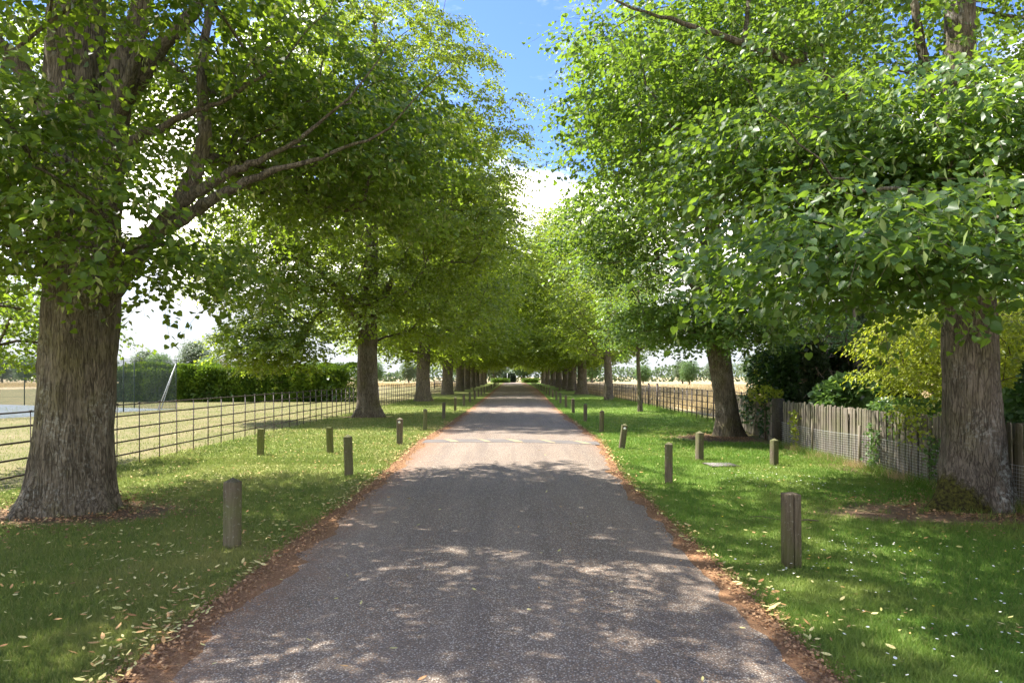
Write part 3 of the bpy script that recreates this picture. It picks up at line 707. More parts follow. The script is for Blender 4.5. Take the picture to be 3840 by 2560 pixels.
# shared kinds of the trees further down the avenue
def proto_tree(name, label, cat, vols, trunkpath, leafm, n_spray, k, size, seedv, flare=0.6, bark=None, tm=T_KITE, spread=(1.15, 0.5), length=0.95, n=40, seg=24, group=None):
    root = empty(name, (0, 0, 0), label, cat, group)
    trunk_mesh(trunkpath, n, seg, flare, 5, seedv, 1.0).build('trunk', bark or BARK, root, smooth=True)
    A = np.concatenate([sample_volume(*v) for v in vols])
    sk = Skeleton(); tp = smooth_path(trunkpath, 30); lo = min(v[5] if len(v) > 5 and v[5] else 1 for v in vols)
    tp = tp[tp[:, 2] > lo * 0.7]; sk.chain(tp[:, :3], tp[:, 3], name='trunk'); sk.grow(A, (0, 0), 0.8)
    b = sk.mesh(sk.radii(0.013), skip=('trunk',)).build('branches', bark or BARK, root, smooth=True); b['kind'] = 'stuff'
    mb, _ = foliage(A, n_spray, k, size, (0, 0, vols[0][0][2]), tmpl=tm, spread=spread, length=length)
    c_ = mb.build('crown', leafm, root, attr=True); c_['kind'] = 'stuff'
    return root
TP = [(0, 0, -0.1, 0.46), (0.02, 0, 1, 0.44), (-0.02, 0, 2.6, 0.43), (0.05, 0, 4.5, 0.36), (0, 0, 8, 0.28), (0, 0, 13, 0.18), (0, 0, 19, 0.07)]
pA = proto_tree('lime_tree', '', 'tree', [((0, 0, 12.5), (8.0, 8.0, 10.0), 210, 0.42, 1.6, 4.2), ((0, 0, 5.4), (8.0, 8.0, 2.3), 80, 0.45, 1.3, 3.3)], TP, LIMEB, 19, 14, 0.19, 31, spread=(1.5, 0.62))
pB = proto_tree('lime_tree', '', 'tree', [((0.5, 0, 12.0), (7.8, 8.2, 10.0), 200, 0.42, 1.6, 4.2), ((0, 0, 5.2), (8.2, 8.2, 2.2), 80, 0.45, 1.3, 3.2)], TP, LIMEB, 19, 14, 0.19, 37, spread=(1.5, 0.62))
TY = [(0, 0, -0.1, 0.115), (-0.03, 0, 1, 0.105), (-0.12, 0, 2.4, 0.095), (-0.15, 0, 4, 0.07), (-0.1, 0, 6.5, 0.03)]
pY = proto_tree('lime_tree', 'slim young lime tree with a thin trunk on the right verge', 'tree', [((0, 0, 4.9), (2.6, 2.6, 2.6), 70, 0.6, 0.6, 2.5)], TY, LIMER, 12, 12, 0.12, 41, 0.25, spread=(0.65, 0.35), length=0.6, seg=20, group=RG)
pY.location = (6.55, 34.8, 0)
TM = [(0, 0, -0.1, 0.33), (-0.03, 0, 1, 0.31), (-0.1, 0, 2.6, 0.29), (-0.2, 0, 4.2, 0.2), (-0.1, 0, 7, 0.12), (0, 0, 10, 0.05)]
pM = proto_tree('lime_tree', 'medium lime tree with smooth pale trunk and bright crown, beyond the slim young one', 'tree', [((-0.6, 0, 6.6), (4.4, 4.4, 4.2), 150, 0.5, 0.8, 2.7)], TM, LIMEB, 12, 12, 0.15, 43, 0.3, spread=(0.8, 0.4), length=0.7, group=RG)
pM.location = (7.4, 52, 0)

ORD = ['first', 'second', 'third', 'fourth', 'fifth', 'sixth', 'seventh', 'eighth', 'ninth', 'tenth', 'eleventh', 'twelfth', 'thirteenth', 'fourteenth', 'fifteenth', 'sixteenth', 'seventeenth', 'eighteenth', 'nineteenth', 'twentieth', 'twenty-first', 'twenty-second', 'twenty-third', 'twenty-fourth', 'twenty-fifth', 'twenty-sixth', 'twenty-seventh', 'twenty-eighth', 'twenty-ninth', 'thirtieth']
left_t = [(-6.5, 49.5, 0.3, 1.12), (-6.45, 68, 2.2, 1.14), (-6.4, 84, 4.0, 1.1), (-6.4, 96, 5.1, 1.05), (-6.4, 109, 1.2, 1.1), (-6.4, 124, 3.1, 1.1), (-6.4, 141, 0.6, 1.1), (-6.4, 160, 2.6, 1.1)]
right_t = [(7.1, 69, 1.0, 1.1), (7.6, 86, 3.3, 1.1), (7.7, 97, 5.2, 1.12), (7.7, 112, 0.2, 1.1), (7.7, 128, 2.4, 1.12), (7.6, 146, 4.0, 1.1), (7.6, 166, 1.7, 1.1)]
first = True
used = set()
def place(proto, x, y, rz, s, label, group):
    if proto.name in used: o = copy_tree(proto)
    else: used.add(proto.name); o = proto
    q = np.random.default_rng(int(abs(x * 7 + y * 13))); o.location = (x, y, 0); o.rotation_euler = (q.normal(0, .022), q.normal(0, .022), rz); s = s * q.uniform(.94, 1.06); o.scale = (s, s, s * q.uniform(.93, 1.08))
    o['label'] = label
    if group: o['group'] = group
    return o
for i, (x, y, rz, s) in enumerate(left_t):
    place((pA, pB)[i % 2], x, y, rz, s, f'{ORD[i+2]} lime tree from the camera in the left row of the avenue' if i else 'third lime tree in the left row, its thick trunk flared at the foot', LG)
for i, (x, y, rz, s) in enumerate(right_t):
    place((pB, pA)[i % 2], x, y, rz, s, f'{ORD[i+4]} lime tree from the camera in the right row' + (', past the young trees' if i == 0 else ', far down the avenue'), RG)

# ------------------------------------------------------------------ bollards
def bollard_mesh(h, w, flat=False, split=False):
    m = MB(); a = w / 2; hp = 0.0 if flat else w * (0.13 if split else 0.34); hb = h - hp
    if split:
        g = 0.007
        for sx in (-1, 1):
            x0, x1 = (g, a) if sx > 0 else (-a, -g)
            v = [(x0, -a, -0.1), (x1, -a, -0.1), (x1, a, -0.1), (x0, a, -0.1), (x0, -a, hb), (x1, -a, hb), (x1, a, hb), (x0, a, hb), (x0 * 1.0 if sx > 0 else x0 * 0.55, -a * .5, h), ]
            v = v[:8]
            m.add(v, [[3, 2, 1, 0], [0, 1, 5, 4], [1, 2, 6, 5], [2, 3, 7, 6], [3, 0, 4, 7]])
            xi = g if sx > 0 else -g; xo = a * sx
            pts = [(xi, -a, hb), (xo, -a, hb), (xo, a, hb), (xi, a, hb), (xi, 0, h)]
            fs = [[0, 1, 4], [1, 2, 4], [2, 3, 4], [3, 0, 4]]
            m.add(pts, fs if sx > 0 else [f[::-1] for f in fs])
        m.box((0, 0.03, hb / 2 - 0.05), (0.015, w * 0.55, hb * 0.98))
        return m
    b = 0.006
    lev = [(-0.1, a), (hb, a)]
    ring = []
    c8 = [(-a, -a + b), (-a + b, -a), (a - b, -a), (a, -a + b), (a, a - b), (a - b, a), (-a + b, a), (-a, a - b)]
    for z in (-0.1, hb * 0.5, hb): ring += [(x * (1 + 0.015 * math.sin(z * 9)), y, z) for x, y in c8]
    f = [[k * 8 + j, k * 8 + (j + 1) % 8, k * 8 + 8 + (j + 1) % 8, k * 8 + 8 + j] for k in range(2) for j in range(8)]
    m.add(ring, f)
    if flat:
        m.add([(x, y, hb + (0.008 if x < 0 else -0.004)) for x, y in c8] + [(0, 0, hb + 0.004)], [[j, (j + 1) % 8, 8] for j in range(8)])
    else:
        m.add([(x, y, hb) for x, y in c8] + [(0, 0, h)], [[j, (j + 1) % 8, 8] for j in range(8)])
    return m
protos = {}
def bollard(x, y, h, w, rz, tilt, label, mat=POST, flat=False, split=False, disc=False, group='wooden bollards'):
    key = (round(h, 2), round(w, 3), flat, split, mat.name)
    if key not in protos:
        o = bollard_mesh(h, w, flat, split).build('bollard', mat); protos[key] = o
    else:
        o = protos[key].copy(); COL.objects.link(o)
    o.location = (x, y, 0); o.rotation_euler = (tilt[0], tilt[1], rz)
    tag(o, label, 'bollard', group)
    if disc:
        m = MB(); n = 20; v = []
        for yy in (-w / 2 - 0.006, -w / 2 + 0.002):
            v += [(0.032 * math.cos(t * 2 * math.pi / n), yy, h - w * 0.34 - 0.075 + 0.032 * math.sin(t * 2 * math.pi / n)) for t in range(n)]
        m.add(v, [[j, (j + 1) % n, n + (j + 1) % n, n + j] for j in range(n)])
        m.f.append(np.array([[0, j, j + 1] for j in range(1, n - 1)])[:, ::-1] + m.n - 2 * n); m.a.append(np.zeros(n - 2))
        d = m.build('reflector', WHITE, o); 
        b = MB(); b.tube([(0, -w / 2 - 0.010, h - w * 0.34 - 0.075), (0, -w / 2 - 0.005, h - w * 0.34 - 0.075)], 0.007, 8); b.build('screw', IRON, d)
    return o
LB = 'bollards along the left road edge'; RB = 'bollards along the right road edge'
bollard(-2.95, 7.2, 0.735, 0.136, math.radians(-14), (0, math.radians(0.3)), 'grey wooden bollard with a pointed top, nearest the camera on the left verge', group=LB)
bollard(2.64, 6.45, 0.71, 0.135, math.radians(3), (0, math.radians(-0.5)), 'wooden bollard split by a long dark crack, nearest the camera on the right verge', split=True, group=RB)
bollard(-2.96, 12.4, 0.745, 0.125, math.radians(-10), (0, math.radians(-2)), 'dark wooden bollard with a pointed top, second along the left road edge', group=LB)
bollard(2.64, 11.5, 0.70, 0.125, math.radians(-16), (0, 0), 'shaded wooden bollard with pointed top, second along the right road edge', group=RB)
bollard(-2.98, 18.1, 0.71, 0.145, 0.0, (0, math.radians(0.5)), 'wooden bollard with a round white reflector, standing upright at the left road edge', disc=True, group=LB)
bollard(2.73, 17.0, 0.63, 0.14, 0.0, (math.radians(-3), math.radians(8)), 'wooden bollard with a white reflector leaning to the right at the right road edge', disc=True, group=RB)
bollard(-5.75, 15.6, 0.60, 0.135, math.radians(5), (0, math.radians(1.5)), 'mossy green bollard with a flat top, alone on the grass near the iron fence', POST_G, True, group='bollards out on the grass')
bollard(-4.26, 16.0, 0.60, 0.125, math.radians(-12), (0, math.radians(-2)), 'mossy green bollard on the left grass, between the iron fence and the road row', POST_G, True, group='bollards out on the grass')
bollard(4.02, 14.65, 0.63, 0.13, math.radians(24), (0, math.radians(1)), 'sunlit wooden bollard on the right grass beside the square drain cover', group='bollards out on the grass')
bollard(5.3, 13.8, 0.55, 0.125, math.radians(22), (0, 0), 'short sunlit bollard on the right grass nearest to the picket fence', group='bollards out on the grass')
yl = [22.9, 28.8, 35.7, 41.5, 47.5, 53.5, 60, 66, 72, 79, 86, 93, 100, 108, 116, 124, 133, 142, 151]
yr = [21.9, 27.4, 33.6, 39.5, 45.5, 51.5, 58, 64.5, 71, 78, 85, 92, 100, 108, 117, 126, 136, 147]
for i, y in enumerate(yl):
    bollard(-2.93 + 0.05 * random.uniform(-1, 1), y, 0.72, 0.135 if i % 2 else 0.13, random.uniform(-.3, .3), (0, math.radians(random.uniform(-1.5, 1.5))), f'weathered wooden bollard, {ORD[i+3]} from the camera along the left road edge', group=LB)
for i, y in enumerate(yr):
    bollard(float(np.interp(y, [21, 34, 60, 150], [2.86, 3.02, 3.5, 4.3])), y, 0.72, 0.13, random.uniform(-.3, .3), (0, math.radians(random.uniform(-1.5, 1.5))), f'weathered wooden bollard, {ORD[i+3]} from the camera along the right road edge', group=RB)
bollard(-4.66, 83, 0.72, 0.135, 0.1, (0, 0), 'small distant bollard set back from the left road row, in front of the tree trunks', group='bollards out on the grass')
bollard(5.9, 85, 0.72, 0.135, 0.1, (0, 0), 'distant bollard set back on the right grass, the nearer of two by the trunks', group='bollards out on the grass')
bollard(6.5, 92, 0.72, 0.13, 0.1, (0, 0), 'pale distant bollard set back on the right grass close against a trunk', group='bollards out on the grass')

# drain cover
m = MB(); m.box((0, 0, 0.006), (0.52, 0.50, 0.022)); cov = m.build('drain_cover', COVER); cov.location = (4.22, 13.8, 0.012); cov.rotation_euler = (0, 0, 0.1)
tag(cov, 'flat grey square drain cover set in the right grass', 'drain cover')
m = MB()
for sx, sy, lx, ly in ((-.275, 0, .03, .58), (.275, 0, .03, .58), (0, .265, .52, .03), (0, -.265, .52, .03)): m.box((sx, sy, 0.004), (lx, ly, 0.02))
m.build('frame', IRON, cov)

# ------------------------------------------------------------------ iron estate fences
def estate_fence(x, y0, y1, step, label, skip=None, hh=1.24):
    root = empty('iron_fence', (x, y0, 0), label, 'fence')
    pm = MB(); pm.box((0, 0, hh / 2 - 0.1), (0.012, 0.056, hh + 0.2)); pm.tube([(0, 0, hh - 0.01), (0, 0, hh + 0.022)], 0.026, 8)
    first = None; n = int((y1 - y0) / step); i = 0
    for i in range(n + 1):
        y = i * step
        if skip and skip[0] < y0 + y < skip[1]: continue
        if first is None: o = first = pm.build('post', IRON, root)
        else: o = first.copy(); COL.objects.link(o); o.parent = root
        o.location = (0.006 * math.sin(i * 2.1), y, 0.01 * math.sin(i * .7)); o.rotation_euler = (0.01 * math.sin(i * 1.7), 0.008 * math.sin(i * 3.1), math.radians(38))
    spans = [(0, y1 - y0)] if not skip else [(0, skip[0] - y0), (skip[1] - y0, y1 - y0)]
    for a, b in spans:
        for k, z in enumerate((0.24, 0.50, 0.76, 1.01, 1.235)):
            m = MB(); q = int((b - a) / 2) + 1
            ys = np.linspace(a, b, q + 1); pts = np.stack([0.006 * np.sin(ys), ys, z + 0.006 * np.sin(ys * 1.3 + k)], 1)
            if k == 4: m.tube(pts, 0.015, 6)
            else:
                for j in range(q): m.box(((pts[j, 0] + pts[j + 1, 0]) / 2, (ys[j] + ys[j + 1]) / 2, z), (0.008, ys[j + 1] - ys[j] + 0.001, 0.031))
            m.build('rail', IRON, root)
    return root
estate_fence(-7.75, 4.6, 168, 0.80, 'dark iron rail fence with five bars running the length of the left verge')
estate_fence(7.85, 22.6, 165, 0.80, 'dark iron rail fence with five bars beyond the picket fence on the right verge', skip=(36.9, 39.2))
g = empty('iron_gate', (7.85, 36.9, 0), 'narrow iron gate between two stout posts in the right iron fence', 'gate')
for yy in (0.0, 2.3):
    m = MB(); m.box((0, 0, 0.62), (0.10, 0.10, 1.44)); m.tube([(0, 0, 1.34), (0, 0, 1.40), (0, 0, 1.43)], [0.05, 0.055, 0.01], 10); o = m.build('gate_post', IRON, g); o.location = (0, yy, 0)
for z in (0.25, 0.5, 0.76, 1.0, 1.2):
    m = MB(); m.box((0, 1.15, z), (0.012, 2.16, 0.025)); m.build('gate_rail', IRON, g)
for yy in (0.1, 0.7, 1.25, 1.8, 2.18):
    m = MB(); m.box((0, yy, 0.67), (0.02, 0.03, 1.15)); m.build('gate_bar', IRON, g)
m = MB(); m.box((-0.03, 1.25, 0.55), (0.05, 0.10, 0.14)); m.build('latch', IRON, g)
# side fence running away from the left row, with its gate post
root = empty('iron_fence', (-7.9, 98, 0), 'short dark fence line crossing behind the third and fourth left trunks', 'fence')
pm = MB(); pm.box((0, 0, 0.65), (0.12, 0.12, 1.3))
for i, xx in enumerate((-1.5, -3.2)):
    o = pm.build('post', DARKW, root) if i == 0 else root.children[0].copy()
    if i: COL.objects.link(o); o.parent = root
    o.location = (xx, 0, 0)
for z in (0.4, 0.8, 1.15):
    m = MB(); m.box((-2.35, 0, z), (1.58, 0.04, 0.09)); m.build('rail', DARKW, root)

# ------------------------------------------------------------------ picket fence
def picket(y0, y1, xa, xb, label, hh=1.16):
    root = empty('picket_fence', (xa, y0, 0), label, 'fence')
    n = int((y1 - y0) / 0.098)
    prot = []
    for q in range(4):
        m = MB(); w = 0.062 + 0.006 * (q % 3); t = 0.02; h = hh * (0.985 + 0.012 * q); c = 0.02
        # pale with a rounded head, its face towards the road
        prof = [(-w / 2, 0.02), (w / 2, 0.02), (w / 2, h - 0.035), (w * 0.25, h - 0.006), (-w * 0.25, h - 0.006), (-w / 2, h - 0.035)]
        v = [(-t / 2, y, z) for y, z in prof] + [(t / 2, y, z) for y, z in prof]
        m.add(v[:6], np.array([[0, 5, 2, 1], [5, 4, 3, 2]])); m.add(v[6:], np.array([[0, 1, 2, 5], [5, 2, 3, 4]]))
        m.add(v, np.array([[j, (j + 1) % 6, (j + 1) % 6 + 6, j + 6] for j in range(6)]))
        prot.append(m)
    objs = []
    for i in range(n):
        q = i if i < 4 else random.randrange(4)
        y = i * 0.098; x = (xb - xa) * y / (y1 - y0)
        o = prot[q].build('pale', PALE, root) if i < 4 else objs[q].copy()
        if i < 4: objs.append(o)
        else: COL.objects.link(o); o.parent = root
        o.location = (x + random.uniform(-.006, .006), y, random.uniform(-.012, .012))
        o.rotation_euler = (random.gauss(0, .013), random.gauss(0, .01), random.gauss(0, .05) + 0.0)
    dx = (xb - xa)
    for z in (0.28, 0.90):
        m = MB(); m.box((dx / 2 + 0.045, (y1 - y0) / 2, z), (0.05, math.hypot(y1 - y0, dx), 0.08), rot=-math.atan2(dx, y1 - y0)); m.build('rail', PALE, root)
    k = 0
    for y in np.arange(0.9, y1 - y0, 2.4):
        m = MB(); m.box((dx * y / (y1 - y0) + 0.13, y, 0.55), (0.09, 0.09, 1.2)); m.build('post', PALE, root)
    return root
picket(6.2, 17.75, 6.86, 7.02, 'weathered grey picket fence on the right with wire netting along its foot')
picket(18.25, 24.2, 7.10, 7.85, 'darker ivy-grown stretch of picket fence behind the leaning trunk')
m = MB(); m.box((0, 0, 0.56), (0.24, 0.22, 1.32)); gp = m.build('gate_post', DARKW); gp.location = (7.02, 18.0, 0)
tag(gp, 'thick dark timber gate post standing between the two picket fence stretches', 'post')
# weldmesh netting at the foot of the fence
m = MB(); ya, yb = 6.3, 17.6
for z in np.arange(0.0, 0.62, 0.05):
    ys = np.linspace(ya, yb, 24); m.tube(np.stack([6.80 + (ys - 6.2) * 0.0139 + 0.012 * np.sin(ys * 2), ys, z + 0.01 + 0.02 * np.sin(ys * 1.1)], 1), 0.0022 if z < 0.58 else 0.004, 3, cap=False)
for y in np.arange(ya, yb, 0.05):
    x = 6.80 + (y - 6.2) * 0.0139 + 0.012 * math.sin(y * 2); m.tube([(x, y, 0.0), (x, y, 0.61 + 0.02 * math.sin(y * 1.1))], 0.0016, 3, cap=False)
tag(m.build('wire_netting', GALV), 'galvanised wire netting fixed along the foot of the near picket fence', 'netting')
GP_ = 'metal stakes holding the netting'
m0 = None
for y in (11.2, 13.5, 15.7):
    if m0 is None: m = MB(); m.box((0, 0, 0.38), (0.03, 0.035, 0.9)); o = m0 = m.build('netting_stake', PALE)
    else: o = m0.copy(); COL.objects.link(o)
    o.location = (6.77 + (y - 6.2) * 0.0139, y, 0)
    tag(o, {11.2: 'grey stake holding the netting, nearest the big lichened trunk', 13.5: 'grey stake in the middle of the netted picket fence', 15.7: 'grey stake holding the netting, nearest the dark gate post'}[y], 'stake', GP_)

# ------------------------------------------------------------------ tennis court and its netting
m = MB(); A_ = np.array([-18.5, 37.6]); B_ = np.array([-24.4, 24.0]); C_ = np.array([-44, 47.0]); D_ = A_ + (C_ - A_)
e1 = unit(B_ - A_); e2 = np.array([-e1[1], e1[0]]); e2 = e2 if e2[0] < 0 else -e2
c4 = [A_, A_ + e1 * 34, A_ + e1 * 34 + e2 * 17, A_ + e2 * 17]
m.add([(p[0], p[1], -0.006) for p in c4], [[0, 3, 2, 1]] if np.cross(c4[1] - c4[0], c4[3] - c4[0]) < 0 else [[0, 1, 2, 3]])
tag(m.build('court_surface', COURT), kind='structure')
net = empty('court_fence', (A_[0], A_[1], 0), 'tall green chain-link fence round the court on the left lawn', 'fence')
pm = MB(); pm.tube([(0, 0, -.1), (0, 0, 2.72)], 0.030, 8); pm.tube([(0, 0, 2.70), (0, 0, 2.74)], 0.036, 8)
NH = 2.7; pr = None
def netpost(p):
    global pr
    if pr is None: o = pr = pm.build('post', GREENM, net)
    else: o = pr.copy(); COL.objects.link(o); o.parent = net
    o.location = (p[0] - A_[0], p[1] - A_[1], 0)
for t in np.arange(0, 16.1, 3.15): netpost(A_ + e1 * t)
for t in np.arange(3.3, 17, 3.3): netpost(A_ + e2 * t)
for dvec, LL in ((e1, 16), (e2, 17)):
    wm = MB()
    for s in np.arange(-NH, LL, 0.075):
        for sg in (1, -1):
            a0, a1 = s, s + NH; z0, z1 = (0.02, NH) if sg > 0 else (NH, 0.02)
            lo = max(a0, 0); hi = min(a1, LL)
            if hi - lo < 0.05: continue
            zl = z0 + (z1 - z0) * (lo - a0) / NH; zh = z0 + (z1 - z0) * (hi - a0) / NH
            wm.tube([(dvec[0] * lo, dvec[1] * lo, zl), (dvec[0] * hi, dvec[1] * hi, zh)], 0.0035, 3, cap=False)
    for z in (0.03, 0.9, 1.8, NH): wm.tube([(0, 0, z), (dvec[0] * LL, dvec[1] * LL, z)], 0.004, 4)
    wm.build('chain_link_mesh', GREENM, net)
for v in (e1, e2):
    m = MB(); m.tube([(0, 0, 2.5), (v[0] * 1.15, v[1] * 1.15, 0.0)], 0.028, 8); m.build('brace', GALV, net)
m = MB(); m.tube([(0, 0, 1.25), (e1[0] * .55, e1[1] * .55, 1.25)], 0.02, 6); m.build('stay', GREENM, net)

# ------------------------------------------------------------------ shrubs, hedges, garden
def bush(name, label, cat, c, r, n, size, mat, tmpl=T_KITE, shape='ell', clump=0.35, updir=0.35, stems=5, group=None, shell=0.35, core=None, out=0.8, boxn=6):
    root = empty(name, (c[0], c[1], 0), label, cat, group)
    r = np.array(r, float); cc = np.array([0, 0, c[2]])
    d = unit(R.normal(0, 1, (n, 3)))
    if shape == 'box':
        d = d / (np.abs(d) ** boxn).sum(1, keepdims=True) ** (1 / boxn)
        d = unit(R.normal(0, 1, (n, 3)) * r[::1] ** 0)
        q = R.random((n, 3)) * 2 - 1; fc = R.choice(3, n, p=(lambda a: a / a.sum())(np.array([r[1] * r[2], r[0] * r[2] * 1.0, r[0] * r[1]]))) 
        q[np.arange(n), fc] = np.sign(R.random(n) - 0.5 + (fc == 2) * 0.5)
        nn = np.zeros((n, 3)); nn[np.arange(n), fc] = q[np.arange(n), fc]
        S_ = q; Nn = nn
    elif shape == 'cone':
        h = R.random(n) ** 0.8; a = R.random(n) * 6.283; rr_ = (1 - h) ** 0.6 * np.minimum(1, h * 8 + .6)
        S_ = np.stack([np.cos(a) * rr_, np.sin(a) * rr_, h * 2 - 1], 1); Nn = np.stack([np.cos(a), np.sin(a), np.full(n, .35)], 1)
    else:
        S_ = d; Nn = d
    depth = 1 - R.random(n) ** 2.2 * shell
    w = S_ * r * depth[:, None]
    fr = clump
    nz = np.array([mnoise.noise(Vector((p[0] / fr * .6 + c[0], p[1] / fr * .6, p[2] / fr * .6))) for p in w])
    nz2 = np.array([mnoise.noise(Vector((p[0] / fr * .2 + c[0], p[1] / fr * .2, p[2] / fr * .2))) for p in w])
    w = w + Nn * (nz * 0.55 * clump + nz2 * 0.9 * clump)[:, None]
    keep = nz > -0.35; w, Nn, nz = w[keep], Nn[keep], nz[keep]; n = len(w)
    P = w + cc; P[:, 2] = np.maximum(P[:, 2], 0.03)
    D = Nn * out + np.array([0, 0, updir]) + R.normal(0, 0.45, (n, 3)); N = Nn * .6 + np.array([0, 0, .7]) + R.normal(0, .4, (n, 3))
    m = MB(); put_leaves(m, P, D, N, size * (0.6 + 0.7 * R.random(n)), tmpl, np.clip(0.45 + nz * 0.7 + R.normal(0, 0.22, n), 0, 0.99))
    o = m.build('foliage', mat, root, attr=True); o['kind'] = 'stuff'
    if core:
        k = core; cm = MB()
        # twiggy inner mass
        nb = int(140 * max(1, r[0] / 2)); 
        for _ in range(nb):
            a = (R.random(3) * 2 - 1) * r * (k, k, .9) + cc; b = a + R.normal(0, 0.25, 3)
            a[2] = max(a[2], 0.02); b[2] = max(b[2], 0.02)
            cm.tube([a, (a + b) / 2 + R.normal(0, .04, 3), b], 0.012, 3, cap=False)
        o = cm.build('branches', TWIG, root); o['kind'] = 'stuff'
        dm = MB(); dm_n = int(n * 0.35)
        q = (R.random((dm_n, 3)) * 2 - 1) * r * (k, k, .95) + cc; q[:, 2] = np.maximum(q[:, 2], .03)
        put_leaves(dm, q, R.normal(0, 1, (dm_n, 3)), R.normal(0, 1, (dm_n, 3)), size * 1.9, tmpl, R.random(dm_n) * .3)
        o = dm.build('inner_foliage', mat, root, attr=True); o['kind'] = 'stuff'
    for s in range(stems):
        a = R.random() * 6.28; q = R.random() * 0.5
        tp = (math.cos(a) * r[0] * q, math.sin(a) * r[1] * q, c[2] + r[2] * 0.3)
        m = MB(); m.tube([(math.cos(a) * .08, math.sin(a) * .08, -0.05), (tp[0] * .5, tp[1] * .5, tp[2] * .5), tp], [0.028, 0.02, 0.009], 6); m.build('stem', TWIG, root)
    return root

bush('cypress_hedge', 'long clipped bright green cypress hedge across the left lawn', 'hedge', (-20.3, 49.5, 1.12), (9.4, 1.1, 1.22), 60000, 0.19, CYP, T_SPRAY, 'box', 0.62, 0.5, 0, core=0.85)
# garden beyond the picket fence
bush('ivy_hedge', 'dark ivy-covered hedge above the far stretch of picket fence', 'hedge', (9.15, 22.0, 1.35), (0.75, 2.4, 1.15), 12000, 0.10, IVY, T_HEART, 'box', 0.3, 0.1, 0, core=0.8)
bush('golden_bush', 'small yellow-green bush spilling over the picket fence left of the gate post', 'bush', (7.25, 19.4, 1.32), (0.38, 0.5, 0.2), 600, 0.085, GOLD, T_KITE, 'ell', 0.22, 0.4, 3)
bush('golden_shrub', 'tall yellow flowering shrub rising behind the dark ivy hedge', 'bush', (9.7, 23.6, 2.1), (1.3, 1.2, 1.1), 4000, 0.10, GOLD, T_LONG, 'ell', 0.4, 0.9, 4)
bush('columnar_conifer', 'tall dark upright conifer behind the gate post', 'tree', (8.45, 19.0, 1.35), (0.52, 0.52, 1.35), 7000, 0.12, YEW, T_SPRAY, 'cone', 0.14, 1.3, 1, core=0.35)
bush('columnar_conifer', 'slender dark conifer just right of the tall upright one', 'tree', (9.6, 19.6, 1.3), (0.38, 0.38, 1.3), 4000, 0.12, YEW, T_SPRAY, 'cone', 0.12, 1.3, 1, core=0.3)
bush('columnar_conifer', 'low dark conifer between the broad-leaved shrub and the golden tree', 'tree', (9.1, 15.9, 0.95), (0.42, 0.42, 0.95), 4000, 0.11, YEW, T_SPRAY, 'cone', 0.12, 1.3, 1, core=0.3)
bush('broadleaf_shrub', 'broad-leaved grey-green shrub above the fence right of the gate post', 'bush', (8.0, 16.4, 1.35), (0.62, 0.6, 0.55), 1100, 0.15, SHRUB, T_HEART, 'ell', 0.3, 0.2, 4)
bush('broadleaf_shrub', 'loose pink-flowered shrub high behind the conifers', 'bush', (9.4, 21.3, 2.9), (1.2, 1.2, 1.0), 2600, 0.12, SHRUB, T_KITE, 'ell', 0.35, 0.2, 4)
bush('glossy_shrub', 'glossy green shrub low behind the picket fence beside the big trunk', 'bush', (8.0, 10.8, 1.0), (0.7, 1.0, 0.7), 3200, 0.09, SHRUB, T_KITE, 'ell', 0.3, 0.2, 4)
bush('glossy_shrub', 'leafy green shrub behind the picket fence under the golden tree', 'bush', (8.0, 13.4, 0.95), (0.7, 1.4, 0.5), 3600, 0.09, SHRUB, T_KITE, 'ell', 0.3, 0.2, 4)
bush('laurel_bush', 'dark leafy bush at the right edge behind the big trunk', 'bush', (8.7, 9.9, 1.5), (1.1, 1.2, 1.2), 9000, 0.09, IVY, T_KITE, 'ell', 0.4, 0.2, 4, core=0.6)
bush('laurel_bush', 'sunny yellow-green bush top at the right edge beyond the big trunk', 'bush', (10.6, 12.8, 2.2), (1.4, 1.4, 1.0), 5000, 0.11, GOLD, T_LONG, 'ell', 0.4, 0.0, 4)

bush('garden_shrub', 'blue-green rounded shrub at the back of the garden behind the dark conifers', 'bush', (12.6, 24.0, 2.3), (2.0, 1.3, 2.2), 8000, 0.13, FAR, T_KITE, 'ell', 0.5, 0.2, 4, core=0.6)
bush('garden_shrub', 'mid-green garden shrub seen through the golden tree leaves', 'bush', (13.2, 18.4, 1.9), (1.7, 1.3, 1.9), 7000, 0.12, SHRUB, T_KITE, 'ell', 0.5, 0.2, 4, core=0.6)
# golden small tree over the fence, layered drooping sprays
root = empty('golden_tree', (8.6, 13.2, 0), 'small tree with bright yellow-green drooping leaves behind the picket fence', 'tree')
sk = Skeleton(); st = [(8.6, 13.2, z, 0.05 - 0.008 * z) for z in np.linspace(0, 3.6, 10)]; st = np.array(st); st[:, 0] += 0.1 * np.sin(st[:, 2] * 1.3)
sk.chain(st[:, :3], st[:, 3], name='t'); A = sample_volume((8.5, 13.0, 2.35), (1.75, 1.9, 1.25), 110, 0.7, 0.32)
sk.grow(A, (8.6, 13.2), 0.3); b = sk.mesh(sk.radii(0.006)).build('branches', TWIG, root, smooth=True); b.location = (-8.6, -13.2, 0)
mb, _ = foliage(A, 15, 9, 0.105, (8.6, 13.2, 2), spread=(0.34, 0.16), length=0.36, tmpl=T_LONG, droop=0.7)
o = mb.build('crown', GOLD, root, attr=True); o.location = (-8.6, -13.2, 0); o['kind'] = 'stuff'

